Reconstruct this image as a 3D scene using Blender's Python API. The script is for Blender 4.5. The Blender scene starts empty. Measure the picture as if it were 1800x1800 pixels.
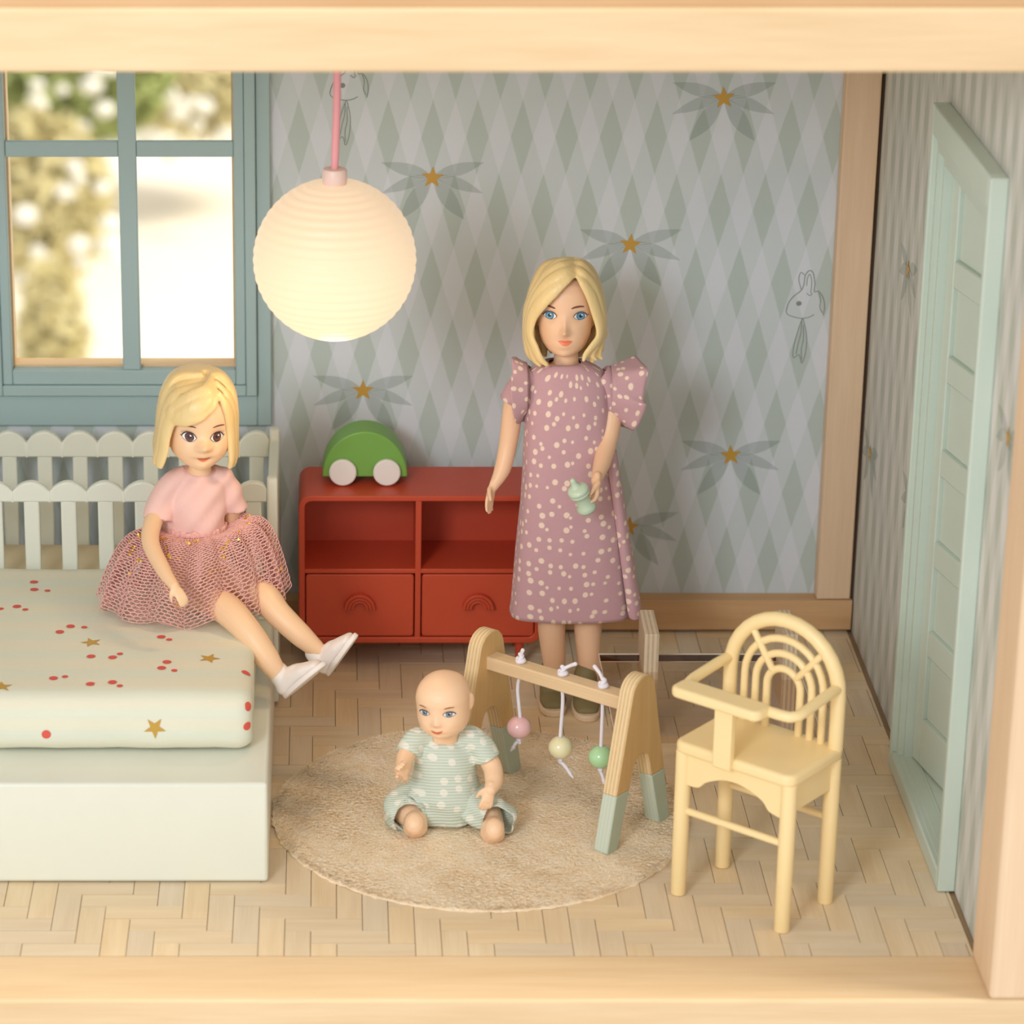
import bpy, bmesh, math, random
import numpy as np
from mathutils import Vector, Matrix
from mathutils.bvhtree import BVHTree
random.seed(7); rng = np.random.default_rng(7)
scene = bpy.context.scene
COL = scene.collection
R = math.radians

# ------------------------------------------------------------ camera, world, lights, exposure
F_PX, PX0, PY0, PITCH = 5640.0, 575.0, 900.0, R(20.6)
CAM = Vector((0.0, -8.8132, 4.78))
cd = bpy.data.cameras.new('camera'); cam = bpy.data.objects.new('camera', cd); COL.objects.link(cam)
cam.location = CAM; cam.rotation_euler = (math.pi/2 - PITCH, 0, 0)
cd.sensor_fit = 'HORIZONTAL'; cd.sensor_width = 36.0; cd.lens = 36.0*F_PX/1800.0
cd.shift_x = (900.0-PX0)/1800.0; cd.clip_end = 500
cd.dof.use_dof = True; cd.dof.focus_distance = 11.1; cd.dof.aperture_fstop = 1.7
scene.camera = cam
vs = scene.view_settings
scene.display_settings.display_device = 'sRGB'
vs.view_transform = 'Standard'; vs.look = 'None'; vs.gamma = 1.0; vs.use_curve_mapping = False
vs.exposure = -0.10

def lin(h):
    h = h.lstrip('#'); c = [int(h[i:i+2], 16)/255 for i in (0, 2, 4)]
    return tuple((x/12.92 if x <= .04045 else ((x+.055)/1.055)**2.4) for x in c) + (1.0,)

world = bpy.data.worlds.new('world'); scene.world = world; world.use_nodes = True
wb = world.node_tree.nodes['Background']; wb.inputs[0].default_value = (1.0, .965, .915, 1); wb.inputs[1].default_value = 1.0

def area(name, loc, target, size, power, color, size_y=None):
    l = bpy.data.lights.new(name, 'AREA'); l.energy = power; l.color = color
    l.shape = 'RECTANGLE'; l.size = size; l.size_y = size_y or size
    o = bpy.data.objects.new(name, l); COL.objects.link(o); o.location = loc
    o.rotation_euler = (Vector(target)-Vector(loc)).to_track_quat('-Z', 'Y').to_euler(); return o
area('softbox', (-3.6, -8.2, 5.4), (.7, 1.6, 1.0), 2.2, 450, (.91, .96, 1.0))
sl = bpy.data.lights.new('sun', 'SUN'); sl.energy = 3.4; sl.angle = .4; sl.color = (1, .93, .78); so_ = bpy.data.objects.new('sun', sl); COL.objects.link(so_)
so_.location = (30, 0, 30); so_.rotation_euler = Vector((-.62, .02, -.78)).to_track_quat('-Z', 'Y').to_euler()

def at(x, y, Y):
    """point on the plane at depth Y seen at photo pixel x, y"""
    cp, sp = math.cos(PITCH), math.sin(PITCH)
    u = (x-PX0)/F_PX; v = (y-PY0)/F_PX
    r = Vector((u, cp - v*sp, -sp - v*cp)); t = (Y-CAM.y)/r.y
    return CAM + r*t
def atz(x, y, z):
    cp, sp = math.cos(PITCH), math.sin(PITCH)
    u = (x-PX0)/F_PX; v = (y-PY0)/F_PX
    r = Vector((u, cp - v*sp, -sp - v*cp)); t = (z-CAM.z)/r.z
    return CAM + r*t

# ------------------------------------------------------------ materials
MATS = {}
class NT:
    def __init__(s, name):
        m = bpy.data.materials.new(name); m.use_nodes = True; s.m = m; s.t = m.node_tree; s.n = s.t.nodes
        s.b = s.n['Principled BSDF']; s.out = s.n['Material Output']
    def node(s, typ, **kw):
        n = s.n.new(typ)
        for k, v in kw.items(): setattr(n, k, v)
        return n
    def link(s, a, b): s.t.links.new(a, b)
    def val(s, inp, v):
        if isinstance(v, bpy.types.NodeSocket): s.link(v, inp)
        else: inp.default_value = v
    def math(s, op, a, b=0.0, c=0.0):
        n = s.node('ShaderNodeMath', operation=op)
        for i, v in enumerate((a, b, c)): s.val(n.inputs[i], v)
        return n.outputs[0]
    def coord(s, which='Object'): return s.node('ShaderNodeTexCoord').outputs[which]
    def attr(s, name, out='Vector'): return s.node('ShaderNodeAttribute', attribute_name=name).outputs[out]
    def sep(s, v):
        n = s.node('ShaderNodeSeparateXYZ'); s.link(v, n.inputs[0]); return n.outputs
    def comb(s, x, y, z):
        n = s.node('ShaderNodeCombineXYZ')
        for i, v in enumerate((x, y, z)): s.val(n.inputs[i], v)
        return n.outputs[0]
    def scale(s, v, sc, loc=(0, 0, 0)):
        n = s.node('ShaderNodeMapping'); s.link(v, n.inputs[0]); n.inputs['Scale'].default_value = sc
        s.val(n.inputs['Location'], loc); return n.outputs[0]
    def noise(s, v, scale, detail=3, rough=.5, out=0):
        n = s.node('ShaderNodeTexNoise'); s.link(v, n.inputs['Vector']); n.inputs['Scale'].default_value = scale
        n.inputs['Detail'].default_value = detail; n.inputs['Roughness'].default_value = rough; return n.outputs[out]
    def mix(s, f, a, b):
        n = s.node('ShaderNodeMix', data_type='RGBA'); s.val(n.inputs[0], f); s.val(n.inputs[6], a); s.val(n.inputs[7], b)
        return n.outputs[2]
    def ramp(s, f, a, b):       # smooth 0..1 map
        n = s.node('ShaderNodeMapRange'); s.val(n.inputs[0], f); n.inputs[1].default_value = a; n.inputs[2].default_value = b
        return n.outputs[0]
    def bump(s, h, strength, dist):
        n = s.node('ShaderNodeBump'); n.inputs['Strength'].default_value = strength; n.inputs['Distance'].default_value = dist
        s.link(h, n.inputs['Height']); s.link(n.outputs[0], s.b.inputs['Normal'])
    def base(s, c): s.val(s.b.inputs['Base Color'], c)
    def fin(s, rough=.5, spec=.5, sss=0.0, sssr=None, coat=0.0):
        s.b.inputs['Roughness'].default_value = rough; s.b.inputs['Specular IOR Level'].default_value = spec
        if sss: s.b.inputs['Subsurface Weight'].default_value = sss; s.b.inputs['Subsurface Radius'].default_value = sssr or (.03, .015, .008); s.b.inputs['Subsurface Scale'].default_value = 1.0
        if coat: s.b.inputs['Coat Weight'].default_value = coat; s.b.inputs['Coat Roughness'].default_value = .15
        MATS[s.m.name] = s.m; return s.m

def plain(name, hexc, rough=.5, spec=.5, bump=0.0, bscale=60, var=.04, coat=0.0):
    t = NT(name); c = lin(hexc); v = t.coord()
    d = tuple(x*(1-var) for x in c[:3]) + (1,)
    t.base(t.mix(t.noise(v, 9, 2), c, d))
    if bump: t.bump(t.noise(v, bscale, 2), bump, .004)
    return t.fin(rough, spec, coat=coat)
def wood(name, c1, c2, axis='X', scale=1.0, rough=.6, rnd=False):
    t = NT(name); v = t.coord()
    sc = {'X': (1.2, 14, 14), 'Y': (14, 1.2, 14), 'Z': (14, 14, 1.2)}[axis]; sc = tuple(x*scale for x in sc)
    if rnd:
        r = t.node('ShaderNodeObjectInfo').outputs['Random']
        off = t.comb(t.math('MULTIPLY', r, 31.0), t.math('MULTIPLY', r, 17.0), t.math('MULTIPLY', r, 53.0))
        v = t.scale(v, sc, off)
    else: v = t.scale(v, sc)
    g = t.noise(v, 1.3, 6, .6); fine = t.noise(t.scale(v, (1, 4, 4) if axis == 'X' else (4, 1, 4) if axis == 'Y' else (4, 4, 1)), 4, 3, .6)
    f = t.math('ADD', t.ramp(g, .3, .7), t.math('MULTIPLY', t.ramp(fine, .35, .65), .35)); f = t.math('MULTIPLY', f, .74)
    c = t.mix(f, lin(c1), lin(c2))
    if rnd:
        n = t.node('ShaderNodeHueSaturation'); t.link(c, n.inputs['Color'])
        t.link(t.math('MULTIPLY_ADD', r, .12, .94), n.inputs['Value']); t.link(t.math('MULTIPLY_ADD', r, .25, .87), n.inputs['Saturation']); c = n.outputs[0]
    t.base(c); t.bump(fine, .15, .003); return t.fin(rough, .35)

wood('beech_front', 'E9CDA6', 'DAB98E', 'X', .8); wood('beech_front_upright', 'EBCFAE', 'DFBD98', 'Z', .55)
wood('beech_inner', 'D6AE83', 'C69C6E', 'X', .8); wood('beech_post', 'E8CCAE', 'DDBD9B', 'Z', .9)
wood('floor_veneer', 'E9D5B6', 'DAC29E', 'X', 1.0, .62, rnd=True)
plain('floor_joint', 'A08464', .8); plain('gap_shade', '4A3626', .9); plain('ceiling_board', 'E9DFCF', .8)
plain('teal_paint', 'A6BEC0', .55, .4, .05, 120); plain('door_mint', 'C9D6CA', .5, .4); plain('bed_mint', 'E6E9DC', .38, .5, coat=.15)
plain('tomato_red', 'C2492D', .45, .5); plain('toy_green', '74A84A', .4, .5); plain('toy_white', 'E9E4E0', .5)
plain('butter_plastic', 'FAE0A8', .42, .5, coat=.1); plain('bottle_mint', 'C4D9C2', .3, .5, coat=.3)
plain('cord_pink', 'F2A6AC', .5); plain('socket_pink', 'F0D3CB', .4); plain('string_white', 'ECE8F2', .8)
plain('bead_pink', 'EFC0C2', .25, .5, coat=.4); plain('bead_cream', 'EFE9BE', .25, .5, coat=.4); plain('bead_green', 'B4E2AC', .25, .5, coat=.4)
plain('painted_sage', 'BAC5B2', .6, .35, .1, 80, .08); plain('gold_print', 'C79B3E', .5); plain('rabbit_pencil', '8E938F', .9); plain('coral_print', 'DE5B4E', .8)
plain('leaf_vein', 'C6CFCE', .9); plain('mattress_cream', 'DCCBA8', .85)
plain('eye_white', 'FBF8F4', .3, .5, coat=.4); plain('iris_blue', '5F9CC4', .3, .5, coat=.4); plain('iris_ring', '2F5F86', .3); plain('iris_brown', '6A3B30', .6)
plain('iris_brown_ring', '3A1E1A', .3); plain('iris_grey', '7F93A3', .3, coat=.4); plain('pupil_dark', '1C222A', .5)
plain('lash_dark', '4A3B40', .6); plain('lash_blue_grey', '54606F', .6); plain('brow_brown', '7C4C38', .7); plain('lip_orange', 'F08258', .4, .5); plain('lip_line', 'C8603C', .5)
plain('shoe_white', 'F0E6E0', .5); plain('shoe_olive', '857A55', .6); plain('sole_cream', 'E4CDB0', .6)
def leafprint():
    t = NT('leaf_print'); t.base(lin('98A9A2')); t.b.inputs['Alpha'].default_value = .22; t.fin(.9, .1)
leafprint()
def skin(name, c):
    t = NT(name); t.base(lin(c)); t.fin(.42, .45, .12, (.05, .022, .012))
skin('doll_skin', 'F4CCA4'); skin('mother_skin', 'EFC5A3'); skin('baby_skin', 'FCD3AE')
def hairm():
    t = NT('blonde_hair'); v = t.coord(); t.base(t.mix(t.noise(v, 7, 3), lin('F2DAA2'), lin('E5C68A')))
    t.bump(t.noise(t.scale(v, (75, 75, 5)), 1.0, 3, .6), .35, .006); t.fin(.38, .5, .05, (.03, .02, .01))
hairm()
def wallpaper(name, axis, cl=('D9DFE8', 'CFD8DD', 'BCC9C6')):
    t = NT(name); g = t.sep(t.coord()); h = g[axis]; z = g[2]
    n = t.noise(t.coord(), 22, 2); w = t.math('MULTIPLY_ADD', n, .03, -.015)
    a = t.math('DIVIDE', t.math('SUBTRACT', h, .55), .1633); b = t.math('DIVIDE', t.math('SUBTRACT', z, 1.933), .5554)
    def stripe(s):
        s = t.math('ADD', s, w); f = t.math('ABSOLUTE', t.math('SUBTRACT', t.math('FRACT', t.math('ADD', s, 100.5)), .5))
        return t.ramp(f, .262, .243)
    m1 = stripe(t.math('ADD', a, b)); m2 = stripe(t.math('SUBTRACT', a, b))
    both = t.math('MULTIPLY', m1, m2); one = t.math('MAXIMUM', m1, m2)
    c = t.mix(one, lin(cl[0]), lin(cl[1])); c = t.mix(both, c, lin(cl[2]))
    c = t.mix(t.math('MULTIPLY', t.ramp(t.noise(t.coord(), 3.2, 4), .35, .7), .12), c, lin('B4BEB6'))
    t.base(c); t.fin(.75, .25)
wallpaper('wallpaper_back', 0); wallpaper('wallpaper_side', 1, ('D9D7D2', 'CCCCC5', 'BABDB3'))
def plyedge(name, axis, period=.013, c=('E9CFA4', 'C9A877')):
    t = NT(name); g = t.sep(t.coord()); p = t.math('MULTIPLY', g[axis], 2*math.pi/period)
    s = t.ramp(t.math('SINE', p), -.2, .5); n = t.noise(t.coord(), 40, 3)
    t.base(t.mix(t.math('MULTIPLY', s, t.math('MULTIPLY_ADD', n, .8, .2)), lin(c[0]), lin(c[1]))); t.fin(.65, .3)
plyedge('ply_edge_lx', 0); plyedge('ply_edge_x', 0, .016, ('DBC9B0', 'B29C80')); wood('ply_face', 'DDB983', 'CFA56C', 'Z', 1.4)
def paintedply(name):
    t = NT(name); g = t.sep(t.coord()); p = t.math('MULTIPLY', g[0], 2*math.pi/.013); s = t.ramp(t.math('SINE', p), -.2, .6)
    t.base(t.mix(t.math('MULTIPLY', s, .35), lin('CAD3C2'), lin('B4C0AE'))); t.fin(.6, .35)
paintedply('painted_edge_lx')
def fabric(name, c, c2, dots=None, weave=170, rough=.85):
    """weave plus optional dots (colour, scale, radius low, radius high) in metric uv"""
    t = NT(name); uv = t.attr('uvm'); g = t.sep(uv)
    wv = t.math('MULTIPLY', t.math('SINE', t.math('MULTIPLY', g[0], weave*6.28)), t.math('SINE', t.math('MULTIPLY', g[1], weave*6.28)))
    col = t.mix(t.ramp(wv, -1, 1), lin(c), lin(c2)); col = t.mix(t.math('MULTIPLY', t.noise(uv, 12, 3), .3), col, lin(c2))
    if dots:
        for k, (dc, sc, r) in enumerate(dots):
            vo = t.node('ShaderNodeTexVoronoi', voronoi_dimensions='2D', feature='F1'); t.link(t.scale(uv, (1, 1, 1), (3.3*k, 1.7*k, 0)), vo.inputs['Vector'])
            vo.inputs['Scale'].default_value = sc; vo.inputs['Randomness'].default_value = .72
            rr = t.math('MULTIPLY', t.math('MULTIPLY_ADD', t.sep(vo.outputs['Color'])[0], .55, .55), r*sc)
            d = t.ramp(t.math('SUBTRACT', vo.outputs['Distance'], rr), .05, -.03); col = t.mix(d, col, lin(dc))
    t.base(col); t.bump(wv, .25, .002); t.b.inputs['Sheen Weight'].default_value = .15; return t.fin(rough, .2)
fabric('dress_mauve', 'CDA8AD', 'C197A2', [('F1DACA', 22, .0100)], 190)
fabric('shirt_pink', 'F4CDC4', 'ECC0B8', None, 150); 
def ribbed():
    t = NT('romper_mint'); uv = t.attr('uvm'); g = t.sep(uv)
    wv = t.math('SINE', t.math('MULTIPLY', g[1], 95*6.28)); col = t.mix(t.ramp(wv, -1, 1), lin('C6D4C5'), lin('DEE6DA'))
    vo = t.node('ShaderNodeTexVoronoi', voronoi_dimensions='2D'); t.link(uv, vo.inputs['Vector']); vo.inputs['Scale'].default_value = 18; vo.inputs['Randomness'].default_value = .6
    col = t.mix(t.ramp(vo.outputs['Distance'], .27, .20), col, lin('EEEEE2')); t.base(col); t.bump(wv, .4, .003); t.fin(.9, .2)
ribbed()
def net():
    t = NT('tulle_pink'); t.base(t.mix(t.noise(t.coord(), 14, 2), lin('F2C0B8'), lin('EAB0A8'))); t.b.inputs['Sheen Weight'].default_value = .2; t.fin(.7, .3)
net()
def metal():
    t = NT('gold_sequin'); t.base(lin('F0C25A')); t.b.inputs['Metallic'].default_value = .8; t.fin(.25, .5)
metal()
def sheet():
    t = NT('sheet_cotton'); g = t.sep(t.coord()); v = t.coord()
    a = t.math('ADD', t.math('MULTIPLY', g[2], 2*math.pi/.075), t.math('MULTIPLY', g[1], 2*math.pi/.16))
    s = t.ramp(t.math('SINE', a), -.3, .3); c = t.mix(t.math('MULTIPLY', s, .30), lin('E6E3CF'), lin('D2E5DC'))
    c = t.mix(t.math('MULTIPLY', t.noise(t.scale(v, (1, 5, 5)), 18, 3), .25), c, lin('D9D2B8')); t.base(c)
    t.bump(t.noise(v, 130, 2), .25, .002); t.fin(.9, .2)
sheet()
def rugm():
    t = NT('rug_pile'); v = t.coord(); n = t.noise(v, 16, 5, .7); t.base(t.mix(t.ramp(n, .3, .7), lin('F5DFBC'), lin('FFF1DA')))
    t.bump(t.noise(v, 70, 3), .8, .012); t.fin(.95, .1)
rugm()
def glassy(name, tint, gloss):
    t = NT(name); tr = t.node('ShaderNodeBsdfTransparent'); tr.inputs[0].default_value = tint
    gl = t.node('ShaderNodeBsdfGlossy'); gl.inputs['Roughness'].default_value = .02
    fr = t.node('ShaderNodeFresnel'); fr.inputs[0].default_value = gloss
    bf = t.node('ShaderNodeNewGeometry').outputs['Backfacing']; fo = t.math('MULTIPLY', fr.outputs[0], t.math('SUBTRACT', 1.0, bf))
    m = t.node('ShaderNodeMixShader'); t.link(fo, m.inputs[0]); t.link(tr.outputs[0], m.inputs[1]); t.link(gl.outputs[0], m.inputs[2])
    t.link(m.outputs[0], t.out.inputs[0]); MATS[name] = t.m
glassy('window_glass', (.98, .98, .97, 1), 1.25); glassy('acrylic_band', (.42, .30, .22, 1), 1.3); glassy('acrylic', (.93, .87, .81, 1), 1.55)
def lampm():
    t = NT('lamp_globe'); t.base(lin('BFA888')); z = t.sep(t.coord())[2]
    f = t.ramp(z, -.26, .2)
    t.val(t.b.inputs['Emission Color'], t.mix(f, (1.0, .82, .55, 1), (1.0, .76, .54, 1)))
    t.val(t.b.inputs['Emission Strength'], t.math('MULTIPLY_ADD', f, -.24, .88)); t.fin(.5, .3)
lampm()
plain('acrylic_edge', 'F4ECE4', .2); plain('foliage_olive', 'EFE5B6', .9, .1, var=.2); plain('foliage_green', 'BCC784', .9, .1, var=.3); plain('bark_khaki', 'C2B283', .9, .1); plain('light_spot_white', 'FFFDF5', .8); plain('gravel_pale', 'FFF8EC', .95, .1)

# ------------------------------------------------------------ mesh builder
ORG = {}
def Z3(): return Vector((0, 0, 0))
class MB:
    def __init__(s): s.v = []; s.f = []; s.mi = []; s.uv = []
    def add(s, vs_, fs, mi=0, uv=None):
        o = len(s.v); s.v += [tuple(v) for v in vs_]; s.f += [tuple(i+o for i in f) for f in fs]
        s.mi += ([mi]*len(fs) if isinstance(mi, int) else list(mi)); s.uv += ([tuple(u) for u in uv] if uv is not None else [(v[0], v[2]) for v in vs_]); return s
    def box(s, x0, x1, y0, y1, z0, z1, mi=0):
        v = [(x, y, z) for x in (x0, x1) for y in (y0, y1) for z in (z0, z1)]
        return s.add(v, [(0, 1, 3, 2), (4, 6, 7, 5), (0, 4, 5, 1), (2, 3, 7, 6), (0, 2, 6, 4), (1, 5, 7, 3)], mi)
    def prism(s, pts, a0, a1, axis='Y', mi=0, mcap=None):
        """polygon pts (2-D) extruded from a0 to a1 along axis: Y -> (x,z), X -> (y,z), Z -> (x,y)"""
        def P(p, a): return {'Y': (p[0], a, p[1]), 'X': (a, p[0], p[1]), 'Z': (p[0], p[1], a)}[axis]
        n = len(pts); v = [P(p, a0) for p in pts] + [P(p, a1) for p in pts]
        f = [tuple(range(n)), tuple(range(2*n-1, n-1, -1))] + [(i, i+n, (i+1) % n+n, (i+1) % n) for i in range(n)]
        mc = mi if mcap is None else mcap
        return s.add(v, f, [mc, mc] + [mi]*n)
    def rings(s, R_, cap=True, closed=True, mi=0, uv=None):
        n = len(R_[0]); v = [p for r in R_ for p in r]; f = []
        m = n if closed else n-1
        for i in range(len(R_)-1):
            for j in range(m): f.append((i*n+j, i*n+(j+1) % n, (i+1)*n+(j+1) % n, (i+1)*n+j))
        if cap: f.append(tuple(range(n-1, -1, -1))); f.append(tuple((len(R_)-1)*n+j for j in range(n)))
        return s.add(v, f, mi, uv)
    def tube(s, pts, rad, n=12, cap='round', up=None, mi=0, sub=0):
        pts = [Vector(p) for p in pts]
        rr = [(r, r) if not hasattr(r, '__len__') else tuple(r) for r in (rad if hasattr(rad, '__len__') and len(rad) == len(pts) else [rad]*len(pts))]
        if sub: pts, rr = resample(pts, rr, sub)
        N = len(pts); tang = [((pts[min(i+1, N-1)]-pts[max(i-1, 0)])).normalized() for i in range(N)]
        u = Vector(up) if up is not None and not callable(up) else Vector((0, 0, 1))
        if abs(u.dot(tang[0])) > .95 and not callable(up): u = Vector((0, 1, 0)) if abs(tang[0].y) < .9 else Vector((1, 0, 0))
        rows = []
        def ring(c, t, u, a, b): 
            w = t.cross(u).normalized(); return [c + w*(a*math.cos(2*math.pi*k/n)) + u*(b*math.sin(2*math.pi*k/n)) for k in range(n)]
        us = []
        for i in range(N):
            if callable(up): u = Vector(up(pts[i]))
            u = (u - tang[i]*u.dot(tang[i]));
            if u.length < 1e-6: u = tang[i].orthogonal()
            u.normalize(); us.append(u.copy())
        if cap == 'round':
            for k in (3, 2, 1):
                a = math.pi/2*k/3.3; rows.append(ring(pts[0]-tang[0]*math.sin(a)*min(rr[0]), tang[0], us[0], rr[0][0]*math.cos(a), rr[0][1]*math.cos(a)))
        for i in range(N): rows.append(ring(pts[i], tang[i], us[i], *rr[i]))
        if cap == 'round':
            for k in (1, 2, 3):
                a = math.pi/2*k/3.3; rows.append(ring(pts[-1]+tang[-1]*math.sin(a)*min(rr[-1]), tang[-1], us[-1], rr[-1][0]*math.cos(a), rr[-1][1]*math.cos(a)))
        return s.rings([[tuple(p) for p in r] for r in rows], True, True, mi)
    def ball(s, c, r, n=20, m=12, mi=0):
        r = r if hasattr(r, '__len__') else (r, r, r); R_ = []
        for i in range(m+1):
            a = -math.pi/2*.985 + math.pi*.985*i/m
            R_.append([(c[0]+r[0]*math.cos(a)*math.cos(2*math.pi*k/n), c[1]+r[1]*math.cos(a)*math.sin(2*math.pi*k/n), c[2]+r[2]*math.sin(a)) for k in range(n)])
        return s.rings(R_, True, True, mi)
    def lathe(s, prof, c=(0, 0, 0), n=32, mi=0, M=None):
        R_ = [[(r*math.cos(2*math.pi*k/n), r*math.sin(2*math.pi*k/n), z) for k in range(n)] for r, z in prof]
        M = M or Matrix.Translation(c)
        return s.rings([[tuple(M @ Vector(p)) for p in r] for r in R_], True, True, mi)
    def xf(s, M): s.v = [tuple(M @ Vector(v)) for v in s.v]; return s
    def mesh(s, name, mats, sharp=35):
        me = bpy.data.meshes.new(name); me.from_pydata(s.v, [], s.f); me.update()
        for m in (mats if isinstance(mats, (list, tuple)) else [mats]): me.materials.append(MATS[m] if isinstance(m, str) else m)
        me.polygons.foreach_set('material_index', s.mi)
        at_ = me.attributes.new('uvm', 'FLOAT_VECTOR', 'POINT'); at_.data.foreach_set('vector', np.array([(u[0], u[1], 0) for u in s.uv], 'f').ravel())
        bm = bmesh.new(); bm.from_mesh(me); bmesh.ops.recalc_face_normals(bm, faces=bm.faces)
        bm.to_mesh(me); bm.free(); smooth(me, sharp); return me
    def build(s, name, mats, parent=None, local=False, M=None, bevel=0, sharp=35, seg=2, recalc=True):
        """world-space vertices unless local (parent's frame) or M (own frame placed by M in the parent's frame)"""
        org = ORG.get(parent.name, Z3()) if parent is not None else Z3()
        if parent is None and M is None and not local and s.v:
            a = np.array(s.v); org = Vector(((a[:, 0].min()+a[:, 0].max())/2, (a[:, 1].min()+a[:, 1].max())/2, a[:, 2].min())); 
            s.v = [tuple(Vector(v)-org) for v in s.v]
            o = bpy.data.objects.new(name, s.mesh(name, mats, sharp)); o.location = org; COL.objects.link(o); ORG[o.name] = org.copy()
        else:
            if not local and M is None: s.v = [tuple(Vector(v)-org) for v in s.v]
            o = bpy.data.objects.new(name, s.mesh(name, mats, sharp)); COL.objects.link(o)
            if parent is not None: o.parent = parent
            if M is not None: o.matrix_local = M
            ORG[o.name] = org.copy()
        if bevel:
            b = o.modifiers.new('bevel', 'BEVEL'); b.width = bevel; b.segments = seg; b.limit_method = 'ANGLE'; b.angle_limit = R(40)
        return o
def smooth(me, sharp=35):
    if sharp <= 0: return
    me.polygons.foreach_set('use_smooth', [True]*len(me.polygons))
    if sharp >= 179: return
    bm = bmesh.new(); bm.from_mesh(me)
    for e in bm.edges:
        if len(e.link_faces) == 2 and e.calc_face_angle(0) > R(sharp): e.smooth = False
    bm.to_mesh(me); bm.free()
def resample(pts, vals, k):
    P = [pts[0]*2-pts[1]] + list(pts) + [pts[-1]*2-pts[-2]]; V = [vals[0]] + list(vals) + [vals[-1]]; o = []; ov = []
    for i in range(1, len(P)-2):
        for j in range(k):
            t = j/k; a, b, c, d = P[i-1], P[i], P[i+1], P[i+2]
            o.append(.5*((2*b)+(c-a)*t+(2*a-5*b+4*c-d)*t*t+(3*b-a-3*c+d)*t**3))
            ov.append(tuple(V[i][q]*(1-t)+V[i+1][q]*t for q in range(len(V[i]))))
    o.append(P[-2]); ov.append(V[-2]); return o, ov
def rrect(x0, x1, z0, z1, r, n=6):
    p = []
    for cx, cz, a0 in ((x1-r, z1-r, 0), (x0+r, z1-r, 90), (x0+r, z0+r, 180), (x1-r, z0+r, 270)):
        for k in range(n+1): a = R(a0+90*k/n); p.append((cx+r*math.cos(a), cz+r*math.sin(a)))
    return p
def thing(name, label, cat, loc=(0, 0, 0), rotz=0, group=None):
    o = bpy.data.objects.new(name, None); COL.objects.link(o); o.location = loc; o.rotation_euler = (0, 0, rotz)
    o.empty_display_size = .05; o['label'] = label; o['category'] = cat
    if group: o['group'] = group
    ORG[o.name] = Vector(loc); return o
def tag(o, label, cat, group=None):
    o['label'] = label; o['category'] = cat
    if group: o['group'] = group
    return o
def struct(o, label=None):
    o['kind'] = 'structure'
    if label: o['label'] = label
    return o
def fuse(mb, voxel, it=6, fac=.5):
    """one continuous surface out of overlapping closed shapes"""
    me = bpy.data.meshes.new('tmp'); me.from_pydata(mb.v, [], mb.f); me.update()
    bm = bmesh.new(); bm.from_mesh(me); bmesh.ops.recalc_face_normals(bm, faces=bm.faces); bm.to_mesh(me); bm.free()
    o = bpy.data.objects.new('tmp', me); COL.objects.link(o)
    r = o.modifiers.new('r', 'REMESH'); r.mode = 'VOXEL'; r.voxel_size = voxel; r.adaptivity = 0
    if it: q = o.modifiers.new('s', 'SMOOTH'); q.factor = fac; q.iterations = it
    dg = bpy.context.evaluated_depsgraph_get(); ev = o.evaluated_get(dg); m2 = bpy.data.meshes.new_from_object(ev)
    v = [tuple(x.co) for x in m2.vertices]; f = [tuple(p.vertices) for p in m2.polygons]
    bpy.data.objects.remove(o); bpy.data.meshes.remove(me); bpy.data.meshes.remove(m2)
    out = MB(); out.add(v, f); return out
def bvh(mb): return BVHTree.FromPolygons([Vector(v) for v in mb.v], mb.f)
# ------------------------------------------------------------ 2-D shapes laid on surfaces (flat print)
def blob2(out, c=None, k=4):
    c = c or (sum(p[0] for p in out)/len(out), sum(p[1] for p in out)/len(out)); n = len(out); v = [c]; f = []
    for j in range(1, k+1):
        for p in out: v.append((c[0]+(p[0]-c[0])*j/k, c[1]+(p[1]-c[1])*j/k))
    for i in range(n): f.append((0, 1+i, 1+(i+1) % n))
    for j in range(k-1):
        for i in range(n): f.append((1+j*n+i, 1+(j+1)*n+i, 1+(j+1)*n+(i+1) % n, 1+j*n+(i+1) % n))
    return v, f
def stroke2(pts, w):
    n = len(pts); w = w if hasattr(w, '__len__') else [w]*n; v = []; f = []
    for i in range(n):
        a, b = pts[max(i-1, 0)], pts[min(i+1, n-1)]; dx, dz = b[0]-a[0], b[1]-a[1]; l = math.hypot(dx, dz) or 1
        v += [(pts[i][0]-dz/l*w[i]/2, pts[i][1]+dx/l*w[i]/2), (pts[i][0]+dz/l*w[i]/2, pts[i][1]-dx/l*w[i]/2)]
    for i in range(n-1): f.append((2*i, 2*i+1, 2*i+3, 2*i+2))
    return v, f
def curve2(pts, k=6):
    P, _ = resample([Vector((p[0], p[1], 0)) for p in pts], [(0,)]*len(pts), k); return [(p.x, p.y) for p in P]
def circ(cx, cz, rx, rz=None, n=20): return [(cx+rx*math.cos(2*math.pi*k/n), cz+(rz or rx)*math.sin(2*math.pi*k/n)) for k in range(n)]
def star5(r, rot=0, inner=.42): return [((r if k % 2 == 0 else r*inner)*math.sin(rot+math.pi*k/5), (r if k % 2 == 0 else r*inner)*math.cos(rot+math.pi*k/5)) for k in range(10)]
def wrap(shape, tree, M, eps):
    """drop a 2-D shape (x, z) onto a surface along the frame's +Y"""
    v2, f = shape; d = (M.to_3x3() @ Vector((0, 1, 0))).normalized(); v = []
    for x, z in v2:
        o = M @ Vector((x, -.5, z)); h, n, _, _ = tree.ray_cast(o, d)
        if h is None: h, n, _, _ = tree.find_nearest(M @ Vector((x, 0, z)))
        if n.dot(d) > 0: n = -n
        v.append(tuple(h + n*eps - d*eps*.3))
    return MB().add(v, f)
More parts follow.
